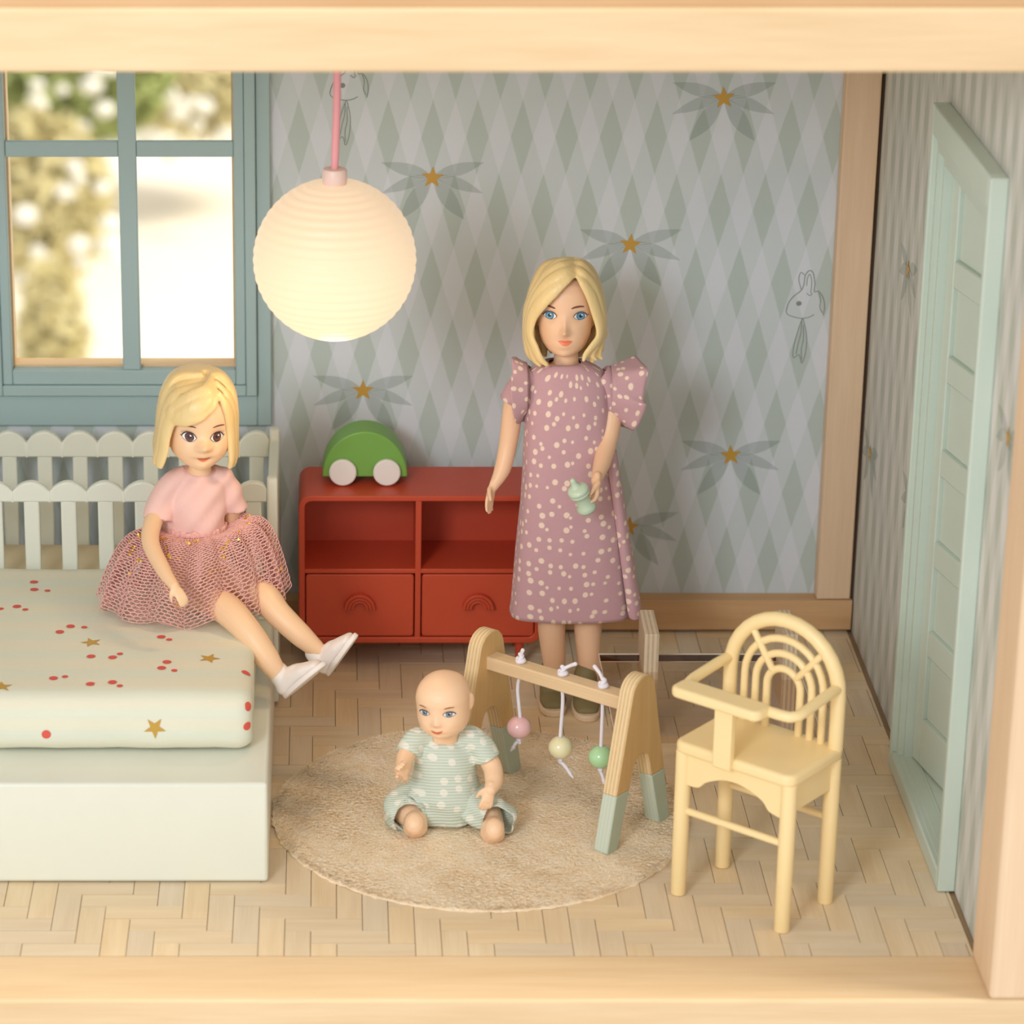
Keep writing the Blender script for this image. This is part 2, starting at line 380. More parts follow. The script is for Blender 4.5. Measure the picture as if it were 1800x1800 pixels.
def frame_on(p, n, up=(0, 0, 1)):
    n = Vector(n).normalized(); y = -n; u = Vector(up); u = (u - y*u.dot(y)).normalized(); x = y.cross(u)
    return Matrix(((x.x, y.x, u.x, p[0]), (x.y, y.y, u.y, p[1]), (x.z, y.z, u.z, p[2]), (0, 0, 0, 1)))

# ------------------------------------------------------------ the room shell
XR, YB = 2.02, 2.66
fl = struct(MB().box(-2.9, XR+.08, 0, YB+.08, -.06, -.006).build('floor', 'floor_joint'), 'dollhouse floor of pale whitewashed herringbone strips')
W_, L_ = .0817, .245
def plank_mb(w, l):
    m = MB(); g = .0011; m.box(-w/2+g, w/2-g, -l/2+g, l/2-g, -.006, 0); return m
PM = plank_mb(L_, W_).mesh('plank', 'floor_veneer', 0)
cells = []
for i in range(-40, 40):
    for j in range(-2, 45):
        k = (i+j) % 6
        if k == 0: cells.append((i*W_+L_/2+.03, j*W_+W_/2, 0))
        elif k == 3: cells.append((i*W_+W_/2+.03, j*W_+L_/2, 1))
vis = []
for x, y, r in cells:
    hx, hy = (L_/2, W_/2) if not r else (W_/2, L_/2)
    x0, x1, y0, y1 = max(x-hx, -2.9), min(x+hx, 2.003), max(y-hy, 0), min(y+hy, 2.64)
    if x1-x0 < .012 or y1-y0 < .012: continue
    under = (x < -.25 and .52 < y) or ((x-.51)**2+(y-.98)**2 < .62**2) or (0 < x < .7 and y > 2.35)
    off = x < -1.15
    vis.append((under or off, (x+.0)**2+(y+8.8)**2, x0, x1, y0, y1, r))
vis.sort(key=lambda t: (t[0], t[1]))
rest = MB()
for n_, (u, d, x0, x1, y0, y1, r) in enumerate(vis):
    h = random.uniform(-.0012, .0012)
    if n_ >= 300: rest.box(x0+.0011, x1-.0011, y0+.0011, y1-.0011, -.006, h); continue
    full = abs((x1-x0)-(W_ if r else L_)) < 1e-4 and abs((y1-y0)-(L_ if r else W_)) < 1e-4
    if full: me = PM
    else:
        a, b = (x1-x0, y1-y0) if not r else (y1-y0, x1-x0); me = plank_mb(a, b).mesh('plank', 'floor_veneer', 0)
    o = bpy.data.objects.new('plank', me); COL.objects.link(o); o.parent = fl
    o.location = Vector(((x0+x1)/2, (y0+y1)/2, h)) - ORG[fl.name]; o.rotation_euler = (0, 0, math.pi/2 if r else 0)
if rest.v: o = rest.build('planks_under_furniture', 'floor_veneer', fl, sharp=0); o['kind'] = 'stuff'

w = MB()
for a in ((-2.9, -1.18, 0, 2.9), (-.342, 2.1, 0, 2.9), (-1.18, -.342, 0, 1.05), (-1.18, -.342, 2.45, 2.9)): w.box(a[0], a[1], YB, YB+.08, a[2], a[3])
wb_ = w.build('wall_back', 'wallpaper_back', None, True, Matrix.Identity(4)); struct(wb_, 'back wall papered in grey green harlequin diamonds with golden stars')
w = MB()
for a in ((0, .46, 0, 2.9), (1.35, YB, 0, 2.9), (.46, 1.35, 2.325, 2.9)): w.box(XR, XR+.08, a[0], a[1], a[2], a[3])
wr_ = w.build('wall_right', 'wallpaper_side', None, True, Matrix.Identity(4)); struct(wr_, 'right wall papered in narrow-looking grey green diamonds')
struct(MB().box(-2.98, -2.9, 0, YB+.08, 0, 2.9).build('wall_left', 'ceiling_board'))
struct(MB().box(-2.98, 2.1, 0, YB+.08, 2.9, 2.96).build('ceiling', 'ceiling_board'))
# prints on the wallpaper
def star_motif(wallp, x, z, plane='Y', s=1.0):
    if plane == 'Y': M = Matrix.Translation((x, YB-.0012, z)); y = -1
    else: M = Matrix.Translation((XR-.0012, x, z)) @ Matrix.Rotation(-math.pi/2, 4, 'Z')
    def put(nm, sh, mt, e):
        m = MB().add([(p[0], -e, p[1]) for p in sh[0]], sh[1]); m.xf(M); m.build(nm, mt, wallp, sharp=0)
    pet = MB()
    for sx in (-1, 1):
        for (tx, tz, b1, b2) in ((-.190, .058, .026, -.022), (-.188, -.060, .030, -.014), (-.120, -.160, .030, -.030)):
            tx, tz = tx*s, tz*s; L = math.hypot(tx, tz); nx, nz = -tz/L, tx/L; o = []
            sg = 1 if b1 > 0 else -1
            for k in range(9): t = k/8; hgt = -b1*math.sin(math.pi*t**.8); o.append((tx*t+nx*hgt, tz*t+nz*hgt))
            for k in range(7, 0, -1): t = k/8; hgt = -b2*math.sin(math.pi*t); o.append((tx*t+nx*hgt, tz*t+nz*hgt))
            o = [(p[0]*sx, p[1]) for p in o]; sh = blob2(o, None, 1)
            pet.add([(p[0], -.0002*(1 if sx > 0 else 2), p[1]) for p in sh[0]], sh[1])
    pet.xf(M).build('star_leaves', 'leaf_print', wallp, sharp=0)
    vn = MB()
    for sx in (-1, 1):
        for tx, tz in ((-.10, .010), (-.09, -.048)):
            sh = stroke2([(0, 0), (tx*sx*.5, tz*.5), (tx*sx, tz)], [.004, .003, .001]); vn.add([(p[0], -.0006, p[1]) for p in sh[0]], sh[1])
    vn.xf(M).build('leaf_veins', 'leaf_vein', wallp, sharp=0)
    put('golden_star', blob2(star5(.043*s, random.uniform(-.12, .12)), (0, 0), 1), 'gold_print', .0009)
for x, z in ((1.445, 2.079), (1.123, 1.526), (.387, 1.781), (.135, .957), (1.531, .698), (1.154, .409)): star_motif(wb_, x, z)
for px, py in ((1597, 475), (1530, 797), (1773, 770), (1600, 880)):
    d_ = at(px, py, 1.0)-CAM; p_ = CAM+d_*(XR/d_.x); star_motif(wr_, p_.y, p_.z, 'X', .9)
def rabbit(dx, dy):
    def q(p): a = at(1360+p[0]/6.92+dx, 440+p[1]/6.92+dy, YB); return (a.x, a.z)
    L = [[(150, 735), (180, 640), (240, 560), (330, 490), (365, 420), (385, 300), (440, 245), (480, 280), (500, 400), (497, 500), (550, 500), (605, 590), (618, 700), (600, 790)],
         [(150, 735), (160, 765), (200, 795), (320, 825), (420, 815), (490, 780)], [(335, 480), (305, 350), (330, 268), (375, 300)], [(400, 430), (410, 340), (440, 290), (462, 380), (450, 520)],
         [(345, 830), (290, 990), (240, 1180), (238, 1305), (308, 1268), (340, 1370), (385, 1250), (400, 1050), (365, 860), (345, 830)], [(340, 860), (330, 1000), (300, 1120), (270, 1260)], [(360, 900), (360, 1080), (335, 1200), (340, 1330)],
         [(545, 510), (570, 600), (560, 690), (590, 760)], [(400, 520), (440, 550), (470, 520)]]
    m = MB()
    for k, l in enumerate(L):
        sh = stroke2([q(p) for p in curve2(l, 5)], .0026 if k else .0032); m.add([(p[0], YB-.0015-.00005*k, p[1]) for p in sh[0]], sh[1])
    c = q((305, 645)); sh = blob2(circ(c[0], c[1], .010, .009), None, 1); m.add([(p[0], YB-.002, p[1]) for p in sh[0]], sh[1])
    m.build('pencil_rabbit', 'rabbit_pencil', wb_, sharp=0)
rabbit(0, 0); rabbit(-802, -383)

struct(MB().box(-2.9, 2.015, 2.58, YB, .012, .135).build('baseboard_back', 'beech_inner', bevel=.004), 'plain beech baseboard along the back wall')
struct(MB().box(-2.9, 2.018, 2.645, YB, -.005, .02).build('baseboard_gap_shade', 'gap_shade'))  # dark strip standing in for the shade under the baseboard
struct(MB().box(1.876, 2.006, 2.585, YB, .137, 2.9).build('trim_1', 'beech_post', bevel=.006), 'upright beech post in the back right corner')
struct(MB().box(2.009, XR, 2.6, YB, .0, 2.9).build('corner_gap_shade', 'gap_shade'))  # dark strip painted as the shade between post and wall
struct(MB().box(-3.2, 3.2, -.28, 0, 2.84, 3.018).build('trim_2', 'beech_front', bevel=.012, seg=3), 'horizontal beech beam across the top front of the dollhouse')
struct(MB().box(-3.2, 3.2, -.272, 0, 3.019, 3.7).build('trim_7', 'beech_inner'), 'board above the top beam, shade put into its darker wood')  # shade of the storey above is put into the darker wood colour
struct(MB().box(-3.2, 3.2, -.28, 0, -.75, .0015).build('trim_3', 'beech_front', bevel=.010, seg=3), 'beech front rail below the dollhouse floor')
struct(MB().box(1.995, 2.6, -.283, 0, .003, 2.84).build('trim_4', 'beech_front_upright', bevel=.014, seg=3), 'upright beech front post at the right')

# ------------------------------------------------------------ window
wd = bpy.data.objects.new('window_1', None); COL.objects.link(wd); wd.location = (-.76, YB, .826); ORG['window_1'] = Vector(wd.location); struct(wd, 'blue grey four-pane window with stepped frame')
def ringbox(m, o, i, y0, y1):
    x0, x1, z0, z1 = o; a0, a1, c0, c1 = i
    for b in ((x0, a0, z0, z1), (a1, x1, z0, z1), (a0, a1, z0, c0), (a0, a1, c1, z1)): m.box(b[0], b[1], y0, y1, b[2], b[3])
O1, O2, O3, O4 = (-1.312, -.208, .826, 2.6), (-1.258, -.262, .950, 2.54), (-1.216, -.303, .992, 2.5), (-1.178, -.342, 1.05, 2.45)
for nm, o, i, y in (('outer_casing', O1, O2, 2.628), ('frame_step', O2, O3, 2.606), ('frame_step', O3, O4, 2.618)):
    m = MB(); ringbox(m, o, i, y, YB); m.build(nm, 'teal_paint', wd, bevel=.005)
MB().box(-.764, -.698, 2.622, 2.655, 1.05, 2.45).build('glazing_bar', 'teal_paint', wd, bevel=.004)
for a in ((-1.178, -.764), (-.698, -.342)): MB().box(a[0], a[1], 2.628, 2.652, 1.866, 1.925).build('glazing_bar', 'teal_paint', wd, bevel=.004)
for a in ((-1.178, -.764), (-.698, -.342)):
    for c in ((1.05, 1.866), (1.925, 2.45)): MB().box(a[0], a[1], 2.658, 2.662, c[0], c[1]).build('pane', 'window_glass', wd)
MB().box(-1.178, -.342, 2.661, 2.738, 1.0505, 1.060).build('inner_ledge', 'beech_front', wd)
for a in (-1.179, -.350): MB().box(a, a+.008, 2.664, 2.738, 1.06, 2.45).build('inner_jamb', 'beech_front', wd)

# ------------------------------------------------------------ door in the right wall
dr = bpy.data.objects.new('door_1', None); COL.objects.link(dr); dr.location = (XR, .9, 0); ORG['door_1'] = Vector(dr.location); struct(dr, 'pale mint door left ajar in a stepped frame')
def ringx(m, o, i, x0, x1, bot=True):
    y0, y1, z0, z1 = o; a0, a1, c0, c1 = i
    for b in ((y0, a0, z0, z1), (a1, y1, z0, z1), (a0, a1, z0, c0), (a0, a1, c1, z1)): m.box(x0, x1, b[0], b[1], b[2], b[3])
m = MB(); ringx(m, (.42, 1.39, .002, 2.365), (.452, 1.358, .066, 2.265), 1.963, XR+.001); m.build('door_frame', 'door_mint', dr, bevel=.006)
m = MB(); ringx(m, (.452, 1.358, .066, 2.265), (.462, 1.328, .068, 2.215), 1.982, XR+.03); m.build('frame_step', 'door_mint', dr, bevel=.004)
m = MB(); ringx(m, (.462, 1.328, .066, 2.215), (.47, 1.302, .0685, 2.175), 2.000, XR+.02); m.build('frame_step', 'door_mint', dr, bevel=.004)
MB().box(XR+.001, 2.36, .40, 1.36, .004, .066).build('threshold', 'door_mint', dr)
lf = MB(); LW, LH = .87, 2.235      # leaf in its own frame: x along the leaf towards the front, y away from the room
lf.box(.034, LW, .024, .05, 0, LH)
st = .095; lf.box(.034, st, 0, .03, 0, LH); lf.box(LW-st, LW, 0, .03, 0, LH)
zs = [.17+.3265*k for k in range(6)]; prev = 0
for z in zs: lf.box(st, LW-st, 0, .03, prev, z); prev = z+.235
lf.box(st, LW-st, 0, .03, prev, LH)
ang = math.atan2(-math.cos(R(12.5)), math.sin(R(12.5)))
ML = Matrix.Translation(Vector((2.020, 1.334, .071))-ORG['door_1']) @ Matrix.Rotation(ang, 4, 'Z')
leaf = lf.build('door_leaf', 'door_mint', dr, M=ML, bevel=.005)
for z in zs: p = MB().box(st-.001, LW-st+.001, .017, .026, z-.001, z+.236); p.build('panel', 'door_mint', leaf, M=Matrix.Identity(4), bevel=.004)

# ------------------------------------------------------------ garden behind the house (out of focus)
gz = -16.0
g = MB().box(-160, 120, 25, 260, gz-.5, gz).build('ground', 'gravel_pale'); struct(g, 'pale sunlit gravel behind the dollhouse')
def tree(px, py, Y, w_, h_, mt, n, label, trunk=True, leaf=.33):
    c = at(px, py, Y); t = thing('garden_tree', label, 'tree', (c.x, c.y, gz), group=None)
    if trunk:
        m = MB(); m.tube([(c.x+.2, c.y, gz), (c.x, c.y, (gz+c.z)/2), (c.x-.1, c.y, c.z+h_*.2)], [w_*.09, w_*.07, w_*.03], 8, sub=3); m.build('trunk', 'bark_khaki', t)
    v = []; f = []
    r_ = np.random.default_rng(int(px*7+py))
    P = r_.normal(0, 1, (n, 3)); P /= np.linalg.norm(P, axis=1)[:, None]; P *= (r_.random((n, 1))**.45)
    P = P*np.array([w_/2, w_/2.5, h_/2]) + np.array([c.x, c.y, c.z])
    A = r_.normal(0, 1, (n, 3)); B = r_.normal(0, 1, (n, 3)); A *= (leaf*(.5+r_.random((n, 1))))/np.linalg.norm(A, axis=1)[:, None]; B *= leaf/np.linalg.norm(B, axis=1)[:, None]
    V = np.stack([P-A, P+B*.5, P+A, P-B*.5], 1).reshape(-1, 3); m = MB(); m.v = [tuple(q) for q in V]; m.f = [(4*k, 4*k+1, 4*k+2, 4*k+3) for k in range(n)]; m.mi = [0]*n; m.uv = [(0, 0)]*(4*n)
    o = m.build('foliage', mt, t, sharp=0); o['kind'] = 'stuff'; return t
def light_spots(t, px0, px1, py0, py1, Y, n, seed, s0=.21):  # white balls added to stand in for out-of-focus light spots
    r_ = random.Random(seed); m = MB()
    for k in range(n):
        c = at(r_.uniform(px0, px1), r_.uniform(py0, py1), Y); s_ = s0*r_.uniform(.7, 1.3); m.ball((c.x, c.y, c.z), (s_, s_, s_*.8), 8, 5)
    o = m.build('light_spots', 'light_spot_white', t, sharp=180); o['kind'] = 'stuff'
t = tree(90, 120, 62, 5.5, 3.6, 'foliage_green', 4200, 'blurred green treetop behind the upper left window pane'); light_spots(t, 20, 215, 120, 250, 59, 13, 1)
t = tree(350, 100, 68, 5.6, 3.8, 'foliage_olive', 3600, 'blurred olive treetop behind the upper right window pane', False); light_spots(t, 240, 415, 150, 270, 65, 16, 2, .24)
t = tree(60, 340, 56, 3.2, 3.4, 'foliage_olive', 2600, 'blurred khaki tree behind the lower left pane, highest part'); light_spots(t, 40, 200, 290, 480, 54, 13, 5)
tree(95, 620, 50, 1.2, 3.6, 'foliage_olive', 1100, 'narrow blurred khaki shrub low behind the lower left pane')
struct(MB().box(2.62, 2.68, -.0, YB, -.02, 2.9).build('sun_block_wall', 'ceiling_board')); struct(MB().box(XR+.08, 2.68, .0, YB, 2.84, 2.9).build('sun_block_ceiling', 'ceiling_board')); struct(MB().box(XR+.08, 2.62, .0, .06, 0, 2.84).build('sun_block_wall', 'ceiling_board')); struct(MB().box(XR+.08, 2.62, YB-.06, YB, 0, 2.84).build('sun_block_wall', 'ceiling_board')); struct(MB().box(XR+.081, 2.62, .06, YB-.06, -.02, .0).build('sun_block_floor', 'floor_joint'))  # unseen box added to keep the sun out of the open door
# ------------------------------------------------------------ bed with crib railings
bed = thing('trundle_bed', 'pale mint box bed with scalloped slatted railings at its back', 'bed', (-1.6, 1.5, 0))
MB().box(-2.85, -.191, .486, 1.86, .004, .356).build('bed_box', 'bed_mint', bed, bevel=.012, seg=3)
MB().box(-2.85, -.215, 1.875, 2.50, .03, .356).build('crib_box', 'bed_mint', bed, bevel=.008)
ep = [(1.878, .02), (2.50, .02), (2.50, .855), (2.49, .872), (2.455, .872), (2.44, .83), (1.945, .83), (1.925, .885), (1.89, .885), (1.878, .86)]
MB().prism(ep, -.214, -.176, 'X').build('end_panel', 'bed_mint', bed, bevel=.008, seg=3)
PIT = .1318
def fence(Y, zb, zv, zp, zr, t=.03):
    x_end = -.214; n = 20; top = []
    for k in range(n):
        c = -.262-PIT*k
        for q in range(9):
            a = q/8; x = c+PIT/2-PIT*a; top.append((x, zv+(zp-zv)*math.sin(math.pi*a)**.75))
    top = [(x_end, zv+.01)] + [p for p in top if p[0] < x_end-.002]
    xl = top[-1][0]
    out = []
    for k in range(len(top)-1): out.append((top[k], top[k+1]))
    m = MB(); v = []; f = []
    for (x, z) in top: v += [(x, Y-t/2, zr), (x, Y-t/2, z), (x, Y+t/2, z), (x, Y+t/2, zr)]
    for k in range(len(top)-1):
        a, b = 4*k, 4*k+4
        f += [(a, b, b+1, a+1), (a+1, b+1, b+2, a+2), (a+2, b+2, b+3, a+3), (a+3, b+3, b, a)]
    f += [(0, 1, 2, 3), tuple(4*(len(top)-1)+q for q in (3, 2, 1, 0))]
    m.add(v, f); m.build('scalloped_rail', 'bed_mint', bed, bevel=.006, sharp=50)
    sl = MB().box(-.028, .028, -.010, .010, 0, zr-zb+.004).mesh('slat', 'bed_mint')
    for k in range(n):
        o = bpy.data.objects.new('slat', sl); COL.objects.link(o); o.parent = bed; o.location = Vector((-.262-PIT*k, Y, zb))-ORG[bed.name]
        b = o.modifiers.new('bevel', 'BEVEL'); b.width = .006; b.segments = 2
fence(1.90, .357, .835, .872, .795); fence(2.46, .357, .822, .866, .765)
def cushion(x0, x1, y0, y1, z0, z1, r, puff=.012, lump=.004, seed=1):
    """soft rounded block"""
    rr = np.random.default_rng(seed); ph = rr.random(8)*6.28
    sec = rrect(-.5, .5, -.5, .5, .0001, 1); N = 26; xs = []
    for k in range(7): xs.append(x0+r*(1-math.cos(R(90*k/6))))
    xs += list(np.linspace(x0+r, x1-r, 40)[1:-1])
    for k in range(7): xs.append(x1-r+r*math.sin(R(90*k/6)))
    Rr = []
    for x in xs:
        e = max(0, (x0+r-x), (x-(x1-r)))/r; ins = r*(1-math.sqrt(max(0, 1-e*e)))*.75
        p = rrect(y0+ins, y1-ins, z0+ins*.55, z1-ins*.8, max(r*.95-ins*.4, .012), 7); q = []
        # densify straight edges
        for i in range(len(p)):
            a, b = p[i], p[(i+1) % len(p)]; d = math.hypot(b[0]-a[0], b[1]-a[1]); k = max(1, int(d/.05))
            q += [(a[0]+(b[0]-a[0])*j/k, a[1]+(b[1]-a[1])*j/k) for j in range(k)]
        q = q[:]; Rr.append(q)
    n = max(len(q) for q in Rr); out = []
    for x, q in zip(xs, Rr):
        # resample each section to n points by arc length
        a = np.array(q+[q[0]]); d = np.r_[0, np.cumsum(np.hypot(*np.diff(a, axis=0).T))]; s = np.linspace(0, d[-1], n+1)[:-1]
        yy = np.interp(s, d, a[:, 0]); zz = np.interp(s, d, a[:, 1]); cy, cz = (y0+y1)/2, (z0+z1)/2
        zz = zz + np.where(zz > cz, puff*(1-((yy-cy)/(y1-y0)*2)**2), 0) + lump*np.sin(x*9+ph[0])*np.sin(yy*7+ph[1])*(zz > cz) 
        zz = zz + np.where(zz < cz, .35*lump*np.sin(x*23+ph[2])+.35*lump*np.sin(x*41+ph[3]), 0)*(yy < cy)
        yy = yy + np.where(yy < cy, .004*np.sin(x*16+ph[4])*np.sin((zz-z0)*30), 0)
        out.append([(x, float(b), float(c)) for b, c in zip(yy, zz)])
    return MB().rings(out, True, True)
MB_ = cushion(-2.84, -.245, .70, 1.875, .362, .562, .055, .010, .003, 3); mt_tree = bvh(MB_)
mat_o = MB_.build('mattress', 'sheet_cotton', sharp=60); tag(mat_o, 'cream and mint striped mattress printed with coral dots and gold stars', 'mattress')
cm = cushion(-2.83, -.225, 1.93, 2.435, .36, .425, .03, .03, .008, 5).build('mattress', 'mattress_cream', sharp=60); tag(cm, 'plain beige thin mattress between the scalloped railings', 'mattress')
def on_px(tree_, x, y):
    p = at(x, y, 0.0); d = (p-CAM).normalized(); return tree_.ray_cast(CAM, d)[:2]
def prints(lst, big, small, star):
    for k, (cx, cy, kind) in enumerate(lst):
        h, n = on_px(mt_tree, cx/2.95, 950+cy/2.95)
        if h is None: continue
        if n.z > .6: n = Vector((0, 0, 1)); up = (0, 1, 0)
        else: up = (0, 0, 1)
        M = frame_on(h, n, up)
        if kind == '*': wrap(blob2(star5(star, random.uniform(0, 1.2), .40), (0, 0), 3), mt_tree, M, .0015).build('star_print', 'gold_print', mat_o, sharp=60)
        else: wrap(blob2(circ(0, 0, big if kind == 'o' else small, n=18), None, 3), mt_tree, M, .0015).build('dot_print', 'coral_print', mat_o, sharp=60)
prints([(176, 217, 'o'), (178, 256, 'o'), (246, 262, '.'), (88, 344, 'o'), (131, 360, '.'), (4, 356, '.'), (366, 447, 'o'), (310, 476, 'o'), (437, 452, '.'), (836, 502, 'o'), (877, 516, '.'), (472, 603, 'o'),
        (584, 608, 'o'), (622, 590, '.'), (866, 632, 'o'), (838, 663, 'o'), (904, 676, '.'), (277, 716, 'o'), (337, 708, '.'), (468, 746, 'o'), (583, 737, 'o'), (621, 756, '.'), (240, 1005, 'o'), (297, 1092, 'o'), (372, 1084, '.'),
        (1275, 688, 'o'), (1322, 778, '.'), (1288, 862, 'o'), (1282, 962, 'o'), (473, 530, '*'), (1085, 613, '*'), (8, 760, '*'), (803, 972, '*')], .0148, .0105, .038)

# ------------------------------------------------------------ red cabinet
cb = thing('low_cabinet', 'tomato red low cabinet with open cubbies above two drawers', 'cabinet', (.345, 2.35, 0))
cx0, cx1, cy0, cy1, cz0, cz1 = -.105, .795, 2.2, 2.52, .118, .703
outer = rrect(cx0, cx1, cz0, cz1, .045, 7); inner = rrect(cx0+.023, cx1-.023, cz0+.024, cz1-.022, .026, 7)
v = []; n = len(outer)
for y in (cy0, cy1): v += [(p[0], y, p[1]) for p in outer]; v += [(p[0], y, p[1]) for p in inner]
f = []
for i in range(n):
    j = (i+1) % n
    f += [(i, j, n+j, n+i), (2*n+i, 3*n+i, 3*n+j, 2*n+j), (i, 2*n+i, 2*n+j, j), (n+i, n+j, 3*n+j, 3*n+i)]
MB().add(v, f).build('body', 'tomato_red', cb, bevel=.004, sharp=30)
MB().box(cx0+.02, cx1-.02, cy1-.02, cy1-.005, cz0+.02, cz1-.02).build('back_panel', 'tomato_red', cb)
xm = (cx0+cx1)/2-.009; zm = .405
MB().box(cx0+.02, cx1-.02, cy0+.004, cy1-.02, zm-.009, zm+.009).build('shelf', 'tomato_red', cb, bevel=.003)
MB().box(xm-.011, xm+.011, cy0+.003, cy1-.02, cz0+.02, cz1-.02).build('divider', 'tomato_red', cb, bevel=.003)
for a, b in ((cx0+.026, xm-.015), (xm+.015, cx1-.026)):
    d = MB().prism(rrect(a, b, cz0+.027, zm-.013, .012, 4), cy0+.004, cy0+.26, 'Y').build('drawer', 'tomato_red', cb, bevel=.004)
    h = MB(); c = ((a+b)/2, .262)
    for k in range(3):
        ro = .058-k*.0125; ri = ro-.0105 if k < 2 else ro-.010; dep = .026-.003*k; Rr = []
        for q in range(21):
            an = math.pi*q/20; ca, sa = math.cos(an), math.sin(an)
            Rr.append([(c[0]+r*ca, y, c[1]+r*sa) for r, y in ((ri, cy0+.006), (ri, cy0-dep+.003), (ri+.003, cy0-dep), (ro-.003, cy0-dep), (ro, cy0-dep+.003), (ro, cy0+.006))])
        h.rings(Rr, True, True)
        if k < 2:
            Rr = [[(c[0]+r*math.cos(math.pi*q/20), y, c[1]+r*math.sin(math.pi*q/20)) for r, y in ((ri-.003, cy0+.006), (ri-.003, cy0-dep+.007), (ri+.001, cy0-dep+.007), (ri+.001, cy0+.006))] for q in range(21)]; h.rings(Rr, True, True)
    h.build('rainbow_handle', 'tomato_red', d, sharp=40)
for x in (cx0+.07, cx1-.075):
    for y in (cy0+.06, cy1-.06): MB().lathe([(.013, .0), (.019, cz0+.006)], (x, y, 0), 16).build('leg', 'tomato_red', cb)

# ------------------------------------------------------------ toy car
car = thing('toy_car', 'green half-round wooden toy car with white disc wheels on the cabinet', 'toy car', (.14, 2.38, .705))
hw, hz0, hh = .157, .733, .178
arc = [(.14+hw*math.cos(math.pi*k/28), hz0+hh*math.sin(math.pi*k/28)) for k in range(29)]
MB().prism(arc, 2.32, 2.455, 'Y').build('body', 'toy_green', car, bevel=.006, seg=3, sharp=30)
for x in (.14-.082, .14+.080):
    MB().lathe([(.008, 2.30-2.39), (.008, 2.47-2.39)], n=10, M=Matrix.Translation((x, 2.39, .757)) @ Matrix.Rotation(math.pi/2, 4, 'X')).build('axle', 'toy_green', car)
    for y in (2.295, 2.462):
        M = Matrix.Translation((x, y, .757)) @ Matrix.Rotation(-math.pi/2, 4, 'X')
        MB().lathe([(.046, 0), (.0505, .004), (.0505, .020), (.046, .024)], n=40, M=M).build('wheel', 'toy_white', car)

# ------------------------------------------------------------ pendant lamp
lc = Vector((.0245, 1.2, 1.890)); lr = .2635
lamp = thing('pendant_lamp', 'glowing ribbed globe pendant lamp hanging on a pink cord', 'lamp', (lc.x, lc.y, lc.z-lr))
prof = []
for k in range(241):
    a = -math.pi/2+math.pi*k/240; r = lr*(1+.006*math.cos(a*52)*min(1, math.cos(a)*2.5)); prof.append((max(.001, r*math.cos(a)), r*math.sin(a)))
prof = [p for p in prof if p[1] < .252 and p[1] > -.2625]
gl = MB().lathe(prof, n=72).build('globe', 'lamp_globe', lamp, M=Matrix.Translation(lc-ORG[lamp.name]), sharp=180)
MB().lathe([(.036, .246), (.038, .252), (.040, .262), (.040, .296), (.036, .302), (.012, .303)], lc, 28).build('socket', 'socket_pink', lamp, sharp=50)
MB().tube([lc+Vector(p) for p in ((0, 0, .298), (.001, 0, .34), (.006, 0, .5), (.008, 0, .7), (.008, 0, 1.012))], .0125, 12, sub=4).build('cord', 'cord_pink', lamp, sharp=180)
pl = bpy.data.lights.new('lamp_glow', 'POINT'); pl.energy = 6.5; pl.color = (1.0, .66, .34); pl.shadow_soft_size = .06
po = bpy.data.objects.new('lamp_glow', pl); COL.objects.link(po); po.location = lc-Vector((0, 0, lr+.07))

# ------------------------------------------------------------ round rug
rc = Vector((.516, .985, 0)); rr0 = .702
rug = thing('round_rug', 'round cream plush rug lying on the floor beside the bed', 'rug', rc)
Rr = []
ph = rng.random(6)*6.28
def edge(a): return 1+.006*math.sin(a*41+ph[0])*math.sin(a*13)+.004*math.sin(a*97+ph[1])
for r, z in ((.0, .012), (.3, .013), (.6, .012), (.85, .012), (.95, .012), (.985, .010), (1.0, .006), (1.0, .001)):
    Rr.append([(rc.x+rr0*max(r, .001)*edge(2*math.pi*k/220)*math.cos(2*math.pi*k/220), rc.y+rr0*max(r, .001)*edge(2*math.pi*k/220)*math.sin(2*math.pi*k/220), z) for k in range(220)])
MB().rings(Rr).build('backing', 'rug_pile', rug, sharp=60)
n = 90000; a = rng.random(n)*2*math.pi; r = np.sqrt(rng.random(n))*rr0*.997; P = np.stack([rc.x+r*np.cos(a), rc.y+r*np.sin(a), np.full(n, .011)], 1)
fld = np.sin(P[:, 0]*11+ph[2])+np.sin(P[:, 1]*9+ph[3])+np.sin((P[:, 0]+P[:, 1])*17+ph[4]); th = fld*.9+rng.normal(0, .7, n)
L = .016*(.6+.8*rng.random(n)); T = P+np.stack([np.cos(th)*L, np.sin(th)*L, .002+.004*rng.random(n)], 1); S = np.stack([-np.sin(th), np.cos(th), np.zeros(n)], 1)*.0016
V = np.stack([P-S, P+S, T], 1).reshape(-1, 3)-np.array(rc)
me = bpy.data.meshes.new('pile'); me.vertices.add(3*n); me.vertices.foreach_set('co', V.astype('f').ravel()); me.loops.add(3*n); me.loops.foreach_set('vertex_index', np.arange(3*n)); me.polygons.add(n)
me.polygons.foreach_set('loop_start', np.arange(n)*3); me.update(); me.validate(); me.materials.append(MATS['rug_pile'])
po_ = bpy.data.objects.new('pile', me); COL.objects.link(po_); po_.parent = rug; po_['kind'] = 'stuff'

